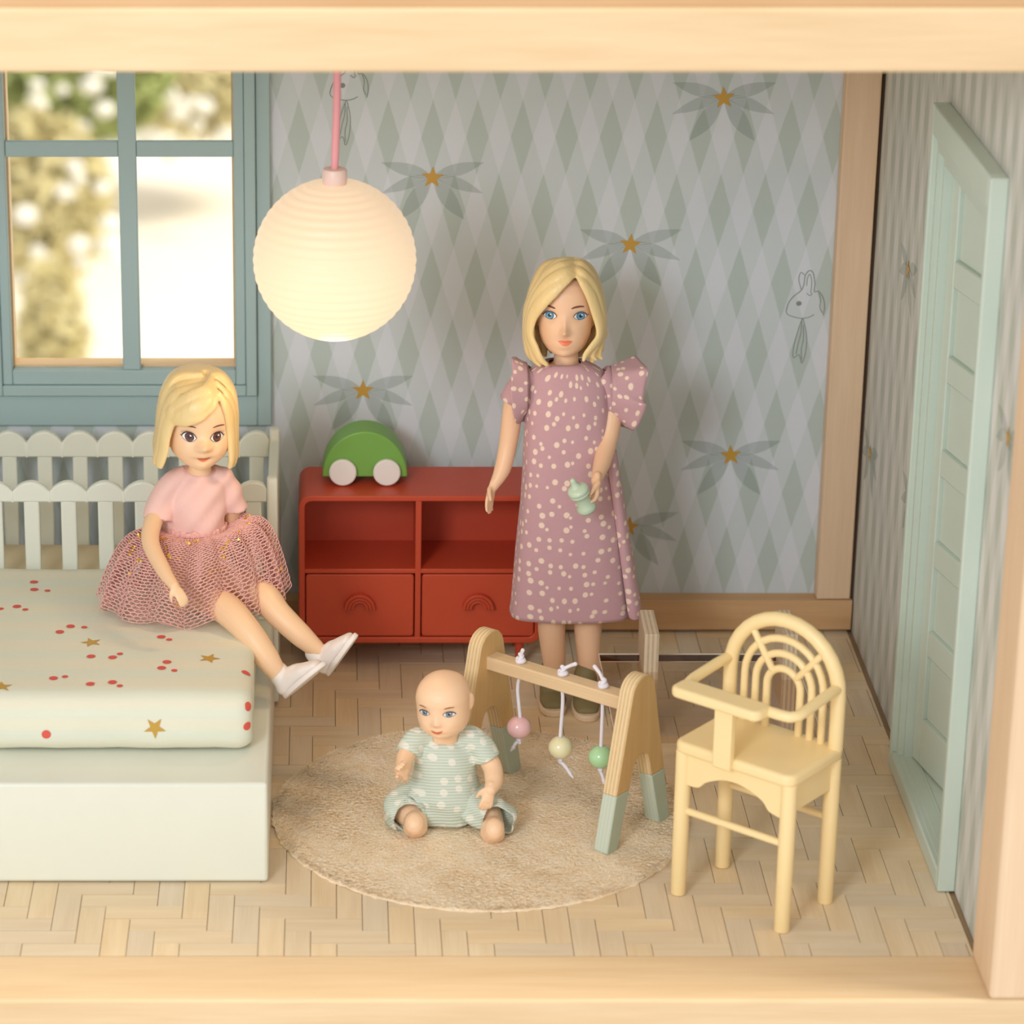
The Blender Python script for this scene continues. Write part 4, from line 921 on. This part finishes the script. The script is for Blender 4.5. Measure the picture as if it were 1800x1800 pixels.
# hair
h = MB(); C_ = (0, .025, .20)
h.ball((0, .030, .195), (.122, .128, .158), 32, 20)
for k, ph_ in enumerate(range(72, 292, 15)):
    p_ = R(ph_); dx, dy = math.sin(p_), -math.cos(p_); q = random.Random(k); e = q.uniform(-.012, .012)
    def sk(rx, z, kx=1): return (dx*rx*.985, dy*rx+.028, z)
    if 150 < ph_ < 210: tz = .0
    else: tz = -.012
    lock(h, [(dx*.02+.01, dy*.03+.01, .352), sk(.075, .334), sk(.106, .292), sk(.131, .22), sk(.140, .14), sk(.138+e, .07), sk(.128-e, .02), sk(.108+e*.5, tz-.01)], [.010, .022, .030, .032, .031, .028, .022, .008], .016, C_)
# side-swept fringe from the parting
part = [(.036, -.088, .318), (.034, -.066, .338), (.030, -.035, .352), (.026, 0, .358)]
ends = [[(.0, -.118, .300), (-.050, -.126, .254), (-.092, -.108, .204), (-.122, -.080, .148), (-.130, -.062, .085), (-.110, -.068, .032), (-.090, -.076, -.006), (-.062, -.078, -.030)],
        [(-.010, -.110, .322), (-.068, -.108, .275), (-.110, -.082, .210), (-.132, -.058, .140), (-.138, -.040, .075), (-.122, -.045, .020), (-.108, -.050, -.015), (-.088, -.055, -.035)],
        [(-.015, -.085, .345), (-.066, -.078, .308), (-.110, -.052, .240), (-.140, -.030, .160), (-.146, -.012, .080), (-.138, -.015, .020), (-.125, -.02, -.008), (-.11, -.025, -.02)],
        [(-.015, -.045, .355), (-.058, -.040, .326), (-.103, -.018, .265), (-.142, 0, .180), (-.146, .01, .09), (-.136, .01, .02), (-.12, .01, -.01), (-.11, .01, -.02)]]
for p, e in zip(part, ends): lock(h, [p]+e, [.010, .022, .029, .029, .024, .023, .022, .018, .007], .0135, C_)
rt = [[(.062, -.112, .285), (.092, -.098, .235), (.112, -.080, .180), (.128, -.066, .125), (.128, -.066, .080), (.104, -.078, .045), (.080, -.086, .015), (.072, -.088, -.008)],
      [(.060, -.095, .320), (.100, -.078, .265), (.124, -.056, .200), (.136, -.045, .135), (.134, -.042, .080), (.116, -.048, .035), (.105, -.05, .005), (.118, -.05, -.01)],
      [(.055, -.060, .347), (.090, -.048, .302), (.122, -.028, .225), (.142, -.018, .150), (.142, -.012, .085), (.134, -.01, .03), (.13, -.01, .0), (.14, -.01, -.012)],
      [(.055, -.020, .350), (.084, -.012, .314), (.118, 0, .245), (.142, .01, .16), (.140, .012, .085), (.134, .015, .03), (.122, .02, -.005), (.11, .02, -.015)]]
for p, e in zip(part, rt): lock(h, [p]+e, [.009, .018, .024, .025, .024, .020, .017, .012, .006], .0125, C_)
h.xf(HM); fuse(h, .0038, 3).build('hair', 'blonde_hair', mo, sharp=180)

# bottle in her hand
BM = Matrix.Translation(BT) @ Vector((-.045, -.03, .10)).to_track_quat('Z', 'Y').to_matrix().to_4x4()
bt = thing('baby_bottle', 'small mint green baby bottle held in the hand of the standing doll', 'bottle', BT)
def lz(p): return [(r*1.0, z) for r, z in p]
MB().lathe([(.020, -.070), (.031, -.066), (.035, -.056), (.033, -.044), (.027, -.036), (.0265, .004), (.030, .010)], n=32, M=BM).build('bottle_body', 'bottle_mint', bt, sharp=50)
MB().lathe([(.030, .008), (.037, .010), (.038, .016), (.036, .019), (.0385, .023), (.0385, .030), (.034, .036), (.026, .041), (.010, .044)], n=32, M=BM).build('screw_ring', 'bottle_mint', bt, sharp=50)
MB().lathe([(.022, .040), (.017, .048), (.0115, .056), (.0105, .066), (.009, .074), (.004, .078)], n=28, M=BM @ Matrix.Translation((-.006, 0, 0))).build('teat', 'bottle_mint', bt, sharp=60)
# ------------------------------------------------------------ girl doll on the bed
gi = thing('person', 'seated person doll in a pink top and net skirt on the bed edge', 'person', (-.42, 1.45, .56))
GC = at(353, 821, 1.38); gw, gh, gd = .208, .312, .232
GM = Matrix.Translation((GC.x-.013, 1.38+gd*.34, GC.z-.010)) @ Matrix.Rotation(R(3), 4, 'Y') @ Matrix.Rotation(R(10), 4, 'Z') @ Matrix.Rotation(R(2), 4, 'X')
b = MB(); q = head_mb(gw, gh, gd, 'girl').xf(GM); b.add(q.v, q.f)
nx = at(352, 830, 1.5).x
b.tube([(nx, 1.50, .95), (nx, 1.492, 1.04), (nx, 1.482, 1.10), (nx, 1.475, 1.20)], [(.07, .06), (.040, .040), (.038, .038), (.05, .05)], 18, sub=4)
b.tube([(-.452, 1.50, 1.02), (-.453, 1.50, .98), (-.455, 1.50, .88), (-.458, 1.50, .78), (-.455, 1.49, .66), (-.45, 1.48, .62)], [(.075, .05), (.110, .068), (.100, .072), (.098, .075), (.125, .09), (.11, .08)], 22, up=(0, 1, 0), sub=4)
A1 = [at(292, 858, 1.48), at(275, 900, 1.45), at(264, 950, 1.33), at(286, 1000, 1.20), at(306, 1030, 1.12)]
b.tube(A1, [.036, .033, .031, .026, .018], 16, sub=5)
hand_mb(b, A1[-1], at(326, 1060, 1.08)-A1[-1], (.35, -.1, -.9), -1, .95, .30, .04)
A2 = [at(398, 852, 1.52), at(408, 890, 1.54), at(404, 935, 1.56), at(400, 965, 1.55)]
b.tube(A2, [.034, .032, .028, .022], 16, sub=5); hand_mb(b, A2[-1], (.1, -.4, -.9), (-.9, 0, 0), 1, .9, .3, .04)
K1 = [Vector((-.46, 1.44, .64)), at(395, 1068, 1.28), at(436, 1110, 1.18), at(470, 1158, 1.13), at(492, 1190, 1.12)]
b.tube(K1, [.062, .056, .047, .042, .030], 18, sub=5)
K2 = [Vector((-.42, 1.52, .64)), at(450, 1040, 1.38), at(490, 1080, 1.30), at(530, 1118, 1.26), at(562, 1146, 1.25)]
b.tube(K2, [.062, .056, .046, .040, .029], 18, sub=5)
gb = fuse(b, .0042, 4); gt_ = bvh(gb); gb.build('body', 'doll_skin', gi, sharp=180)
for s, cx in ((-1, -.0475), (1, .0450)):
    eye(gt_, GM, gi, cx, .1285, .0240, .0175, .0155, s*.001, 'iris_brown', 'iris_brown_ring', .0152, (.001, 0), 'lash_dark', s, .15)
    for k in range(5):
        a = cx+s*(.006+.0045*k); wrap(stroke2([(a, .145-.0012*k), (a+s*.003, .154-.0014*k)], [.0011, .0004]), gt_, GM, .0026).build('eyelash', 'lash_dark', gi, sharp=180)
brow(gt_, GM, gi, [(-.072, .164), (-.058, .1685), (-.040, .1685), (-.028, .166)], .0048, 'iris_brown'); brow(gt_, GM, gi, [(.030, .166), (.044, .170), (.058, .1705), (.070, .168)], .0048, 'iris_brown')
mouth(gt_, GM, gi, .002, .0535, .0225, .0045, .0115, .0015, True, .28)
# white shoes
def shoe(ank, heel_px, toe_px, Y, parent):
    hp, tp = at(*heel_px, Y[0]), at(*toe_px, Y[1]); ax = (tp-hp); L = ax.length; ax.normalize()
    upv = (Vector(ank)-hp); upv = (upv-ax*upv.dot(ax)).normalized(); sx = ax.cross(upv)
    M = Matrix(((sx.x, ax.x, upv.x, hp.x), (sx.y, ax.y, upv.y, hp.y), (sx.z, ax.z, upv.z, hp.z), (0, 0, 0, 1)))
    m_ = MB(); W = .040
    m_.tube([(0, .022, .030), (0, L*.3, .036), (0, L*.6, .030), (0, L-.028, .020)], [(W*.85, .030), (W*.92, .036), (W*1.05, .028), (W*.9, .016)], 18, sub=4, up=(0, 0, 1))
    m_.tube([(0, .030, .03), (0, .034, .065), (0, .036, .082)], [(.034, .034), (.036, .036), (.036, .036)], 18, sub=2)
    m_.tube([(0, L*.38, .066), (0, L*.5, .060), (0, L*.62, .050)], [(.022, .010), (.024, .010), (.018, .008)], 12, sub=3, up=(0, 0, 1))
    m_.xf(M); u = fuse(m_, .0042, 3).build('shoe', 'shoe_white', parent, sharp=180)
    so = []
    for t in np.linspace(0, 2*math.pi, 36, endpoint=False):
        y = L/2+(L/2+.004)*math.sin(t); so.append(((W*1.08)*math.cos(t)*(1.0+.10*math.sin(t)), y))
    MB().prism(so, -.004, .014, 'Z').xf(M).build('sole', 'shoe_white', u, bevel=.005, seg=3)
shoe(K1[-1], (502, 1226), (572, 1168), (1.10, 1.06), gi)
shoe(K2[-1], (578, 1186), (627, 1118), (1.24, 1.20), gi)
# top
def gf(a, t): return .03*t*math.sin(a*3+.7)+.018*t*math.sin(a*5+2)+.006*math.sin(a*8+t*7)
tm = MB(); tm.tube([(nx, 1.490, 1.062), (nx-.003, 1.496, 1.036), (nx-.006, 1.496, 1.00), (-.452, 1.496, .95), (-.454, 1.496, .88), (-.457, 1.496, .82), (-.458, 1.496, .79)], [(.050, .046), (.080, .060), (.100, .068), (.106, .078), (.108, .085), (.108, .088), (.106, .088)], 32, cap='flat', up=(0, 1, 0), sub=4)
tm.tube([at(330, 838, 1.49), at(305, 850, 1.485), at(287, 876, 1.475), at(279, 914, 1.445)], [.040, .047, .049, .052], 24, cap='flat', sub=4)
tm.tube([at(372, 832, 1.50), at(390, 840, 1.51), at(403, 862, 1.525), at(411, 895, 1.535)], [.034, .040, .042, .045], 24, cap='flat', sub=4)
ts = cloth_fuse(tm, .0045, 5, lambda x, y, z: .004*np.sin((x+.45)*38+z*22)*np.clip((.98-z)*9, 0, 1)+.003*np.sin(x*70-z*60), 'pink_top', 'shirt_pink', gi)
# net skirt: a hexagonal mesh spread over the skirt surface, every thread real
def skirt_pt(u, v, sc=1.0, seed=0):
    """u round (0..1), v waist to hem (0..1)"""
    a = 2*math.pi*u; ca, sa = math.cos(a), math.sin(a); e = v**.62
    # hem outline: wide on the bed to the left, over the knees to the right
    hx = -.475+(.305 if ca < 0 else .335)*ca; hy = 1.45+(.215 if sa < 0 else .17)*sa
    hz = .592+.035*max(0, ca)*(1-.2*max(0, -sa))+.010*math.sin(a*9+seed)
    wx, wy, wz = -.452+.098*ca, 1.495+.082*sa, .845
    x = wx+(hx-wx)*e; y = wy+(hy-wy)*e; z = wz+(hz-wz)*(v**1.5) + .050*math.sin(math.pi*min(1, v*1.0))*(.6+.4*max(0, ca)) + .045*math.sin(math.pi*v)*max(0, ca)
    f_ = (.010+.012*v)*math.sin(a*13+seed)*min(1, v*3)+.006*math.sin(a*29+seed*2)*(1-v*.5)*min(1, v*5)
    n = Vector((ca, sa, .6)).normalized(); fr = (1-.15*v)
    return Vector((x, y, z))+n*f_+(Vector((x, y, z))-Vector((-.46, 1.48, .66)))*(sc-1)
def hexnet(name, nu, nv, sc, seed, th):
    V = []; idx = {}; Fc = []
    def vid(i, j):
        i2 = i % (2*nu); k = (i2, j)
        if k not in idx: 
            t = min(1.0, max(0, (j)/(2.0*nv))); idx[k] = len(V)
            V.append(skirt_pt(i2/(2*nu), t**.8, sc, seed))
        return idx[k]
    # brick-like honeycomb: rows of hexagons, vertices on a (2*nu) x (2*nv) lattice
    for r_ in range(nv):
        for c_ in range(nu):
            i = 2*c_+(r_ % 2); j = 2*r_
            Fc.append((vid(i, j+.5), vid(i+1, j), vid(i+2, j+.5), vid(i+2, j+1.9), vid(i+1, j+2.4), vid(i, j+1.9)))
    m_ = MB()
    # rows share vertices exactly: snap by key
    m_.v = [tuple(p) for p in V]; m_.f = Fc; m_.mi = [0]*len(Fc); m_.uv = [(0, 0)]*len(V)
    o = m_.build(name, 'tulle_pink', gi, sharp=180); w_ = o.modifiers.new('threads', 'WIREFRAME'); w_.thickness = th; w_.use_even_offset = False; w_.use_replace = True; w_.use_boundary = True
    return o
hexnet('net_skirt', 88, 34, 1.0, 0, .0042); hexnet('net_skirt_lining', 84, 30, .95, 1.7, .0038)
wbm = MB(); P, U = [], []
for j in range(9):
    for i in range(121):
        a = 2*math.pi*i/120; t = j/8; rr_ = 1+.035*math.sin(a*34)+.03*math.sin(t*math.pi)+.02*math.sin(a*57+j)
        P.append((-.453+.106*rr_*math.cos(a), 1.495+.090*rr_*math.sin(a), .862-.062*t+.004*math.sin(a*15))); U.append((a*.1, t*.06))
solid(wbm.add(P, [(j*121+i, j*121+i+1, (j+1)*121+i+1, (j+1)*121+i) for j in range(8) for i in range(120)], 0, U).build('waistband', 'tulle_pink', gi, sharp=180), .004)
sq = MB()
for k in range(34):
    u = random.uniform(.5, 1.05); v = random.uniform(.1, .95); c = skirt_pt(u % 1, v, 1.012, 0)
    for _ in range(random.choice((1, 2, 3, 4))):
        o_ = c+Vector((random.uniform(-.009, .009), -.004, random.uniform(-.008, .008))); sq.lathe([(.0038, -.0008), (.0038, .0008)], n=7, M=Matrix.Translation(o_) @ Vector((random.uniform(-.6, .6), -1, random.uniform(-.3, 1))).to_track_quat('Z', 'Y').to_matrix().to_4x4())
o = sq.build('sequins', 'gold_sequin', gi, sharp=0); o['kind'] = 'stuff'
# hair: smooth bob with a fringe
h = MB(); C_ = (0, .02, .19)
h.ball((0, .026, .188), (.116, .124, .152), 32, 20)
for k, ph_ in enumerate(range(78, 288, 14)):
    p_ = R(ph_); dx, dy = math.sin(p_), -math.cos(p_); q = random.Random(k+50); e = q.uniform(-.006, .006)
    def sk(rx, z): return (dx*rx*1.0, dy*rx+.024, z)
    lock(h, [(dx*.02+.02, dy*.03, .338), sk(.080, .326), sk(.117, .272), sk(.132, .200), sk(.136, .130), sk(.139+e, .075), sk(.142+e, .035), sk(.140+e, .012)], [.010, .024, .031, .031, .030, .028, .026, .020], .015, C_)
part = [(.050, -.070, .300), (.046, -.045, .322), (.040, -.012, .335)]
fr = [[(.018, -.106, .268), (-.020, -.122, .236), (-.062, -.113, .212), (-.094, -.086, .196), (-.108, -.062, .175)],
      [(.010, -.108, .285), (-.035, -.120, .250), (-.080, -.098, .215), (-.108, -.068, .186), (-.118, -.045, .16)],
      [(.010, -.085, .312), (-.040, -.095, .285), (-.085, -.078, .250), (-.112, -.050, .21), (-.122, -.03, .17)],
      ]
for p, e in zip(part, fr): lock(h, [p]+e, [.012, .026, .032, .030, .022, .010], .013, C_)
lock(h, [(.048, -.085, .292), (.030, -.110, .266), (.0, -.121, .243), (-.04, -.119, .219), (-.075, -.104, .198)], [.010, .020, .022, .018, .008], .010, C_)
for e in ([(.030, -.042, .320), (-.085, -.050, .285), (-.116, -.042, .225), (-.130, -.038, .16), (-.138, -.036, .09), (-.148, -.036, .035), (-.152, -.036, .008)],
          [(.030, -.015, .325), (-.08, -.02, .30), (-.120, -.01, .24), (-.134, -.008, .16), (-.139, -.006, .09), (-.142, -.006, .03), (-.14, -.006, .006)],
          [(.02, -.070, .305), (-.094, -.072, .240), (-.110, -.066, .19), (-.124, -.062, .13), (-.130, -.062, .07), (-.138, -.062, .03), (-.142, -.062, .008)]):
    lock(h, e, [.012, .024, .027, .026, .025, .023, .018], .012, C_)
for e in ([(.055, -.078, .298), (.080, -.084, .255), (.098, -.072, .205), (.108, -.060, .15), (.114, -.056, .09), (.118, -.056, .03), (.114, -.056, .0)],
          [(.050, -.045, .325), (.092, -.050, .275), (.116, -.038, .21), (.124, -.034, .14), (.128, -.032, .08), (.132, -.03, .02), (.128, -.03, -.004)],
          [(.05, -.01, .335), (.1, -.012, .29), (.128, -.006, .21), (.134, -.002, .14), (.137, 0, .08), (.139, 0, .02), (.136, 0, .0)]):
    lock(h, e, [.010, .020, .024, .024, .023, .020, .013], .012, C_)
h.xf(GM @ Matrix.Translation((-.005, 0, .004)) @ Matrix.Diagonal((.95, .98, .925, 1))); fuse(h, .0038, 3).build('hair', 'blonde_hair', gi, sharp=180)

# ------------------------------------------------------------ baby doll on the rug
ba = thing('person', 'bald baby person doll in a mint dotted romper sitting on the rug', 'person', (.39, .92, .012))
BC = at(771, 1302, .80); bw, bh, bd = .180, .252, .205
BMt = Matrix.Translation((BC.x+.024, .80+bd*.40, BC.z+.002)) @ Matrix.Rotation(R(-3), 4, 'Y') @ Matrix.Rotation(R(-17), 4, 'Z') @ Matrix.Rotation(R(3), 4, 'X')
b = MB(); q = head_mb(bw, bh, bd, 'baby').xf(BMt); b.add(q.v, q.f)
b.tube([(.395, .93, .06), (.395, .93, .16), (.392, .925, .26), (.392, .92, .31), (.392, .91, .37)], [(.085, .075), (.092, .078), (.080, .065), (.048, .045), (.05, .05)], 22, up=(0, 1, 0), sub=4)
B1 = [at(722, 1308, .90), at(706, 1332, .84), at(712, 1356, .76), at(704, 1352, .72)]
b.tube([at(726, 1305, .92), at(712, 1332, .86), at(708, 1352, .80)], [.032, .030, .024], 14, sub=4)
hand_mb(b, at(709, 1362, .79), (-.28, -.35, .75), (.55, -.80, .1), -1, 1.0, .55, .12, fat=1.25)
b.tube([at(842, 1312, .92), at(864, 1345, .89), at(868, 1372, .84), at(862, 1388, .80)], [.032, .034, .031, .022], 14, sub=4)
hand_mb(b, at(862, 1385, .80), (-.22, -.35, -.85), (-.2, .9, -.3), -1, .98, .35, .22, fat=1.2)
for (kx, fx, fy, fYz) in ((-.12, 730, 1448, .80), (.12, 866, 1458, .775)):
    kn_ = Vector((.39+kx*1.1, .90, .07)); ft = at(fx, fy, fYz); ft.z = max(ft.z, .052)
    b.tube([Vector((.39+kx*.4, .95, .07)), kn_, ft+Vector((0, .045, -.004)), ft], [.055, .05, .040, .038], 16, sub=4)
    b.tube([ft+Vector((0, 0, -.012)), ft+Vector((-.004 if kx < 0 else .004, -.028, .014))], [(.042, .038), (.034, .040)], 16, up=(0, 1, 0))
bb = fuse(b, .0034, 3); bt_ = bvh(bb); bb.build('body', 'baby_skin', ba, sharp=180)
for s, cx in ((-1, -.041), (1, .041)):
    eye(bt_, BMt, ba, cx, .1030, .0195, .0095, .0095, -s*.001, 'iris_grey', 'iris_ring', .0105, (0, 0), 'lash_dark', s, .05, .0010)
brow(bt_, BMt, ba, [(-.060, .1250), (-.048, .1280), (-.033, .126)], .0034); brow(bt_, BMt, ba, [(.028, .126), (.042, .1290), (.058, .1275)], .0034)
mouth(bt_, BMt, ba, .0, .040, .0200, .0035, .0105, 0, True, .30)
# romper
def bf(a, t): return .03*math.sin(a*4+1)*t+.02*math.sin(a*9+t*6)*t
rm = MB(); rm.tube([(.392, .915, .318), (.392, .917, .300), (.393, .920, .275), (.395, .922, .23), (.395, .925, .18), (.395, .925, .13), (.395, .93, .08), (.395, .935, .035)], [(.052, .048), (.080, .062), (.096, .074), (.104, .084), (.110, .092), (.124, .102), (.148, .105), (.13, .09)], 32, cap='flat', up=(0, 1, 0), sub=4)
rm.tube([at(760, 1296, .92), at(738, 1298, .915), at(724, 1310, .905), at(718, 1326, .885)], [.034, .040, .043, .046], 24, cap='flat', sub=4)
rm.tube([at(805, 1294, .92), at(828, 1298, .915), at(846, 1312, .91), at(857, 1334, .90)], [.036, .043, .046, .048], 24, cap='flat', sub=4)
ro = cloth_fuse(rm, .0045, 4, lambda x, y, z: .004*np.sin(z*75+x*14)*np.clip((.2-z)*8, 0, 1)+.002*np.sin(x*60+z*30), 'romper', 'romper_mint', ba)
for s, fx, fy, fY in ((-1, 722, 1440, .82), (1, 872, 1445, .80)):
    ft = at(fx, fy, fY); ft.z = max(ft.z, .06); kx = .39+s*.135
    pts = [Vector((.39+s*.045, .93, .078)), Vector((.39+s*.10, .905, .085)), Vector((kx, .87, .078)), ft+Vector((s*.008, .03, .006)), ft+Vector((s*.004, .005, .004))]
    m_ = MB(); m_.tube(pts, [(.078, .07), (.080, .066), (.072, .062), (.062, .056), (.058, .054)], 40, cap='flat', sub=6, up=(0, 0, 1)); m_.f = m_.f[:-2]; m_.mi = m_.mi[:-2]
    rr_ = np.random.default_rng(4+s)
    for i, v in enumerate(m_.v):
        r_, c_ = divmod(i, 40); w_ = .006*math.sin(c_/40*6.28*5+r_*.35)*min(1, r_/12); d_ = Vector(v)-Vector((kx, .9, .08)); m_.v[i] = tuple(Vector(v)+d_.normalized()*w_); m_.v[i] = (m_.v[i][0], m_.v[i][1], max(.016, m_.v[i][2]))
    m_.uv = [(v[0], (v[2]+v[1]*.8)) for v in m_.v]; solid(m_.build('romper_leg', 'romper_mint', ro, sharp=180), .004)
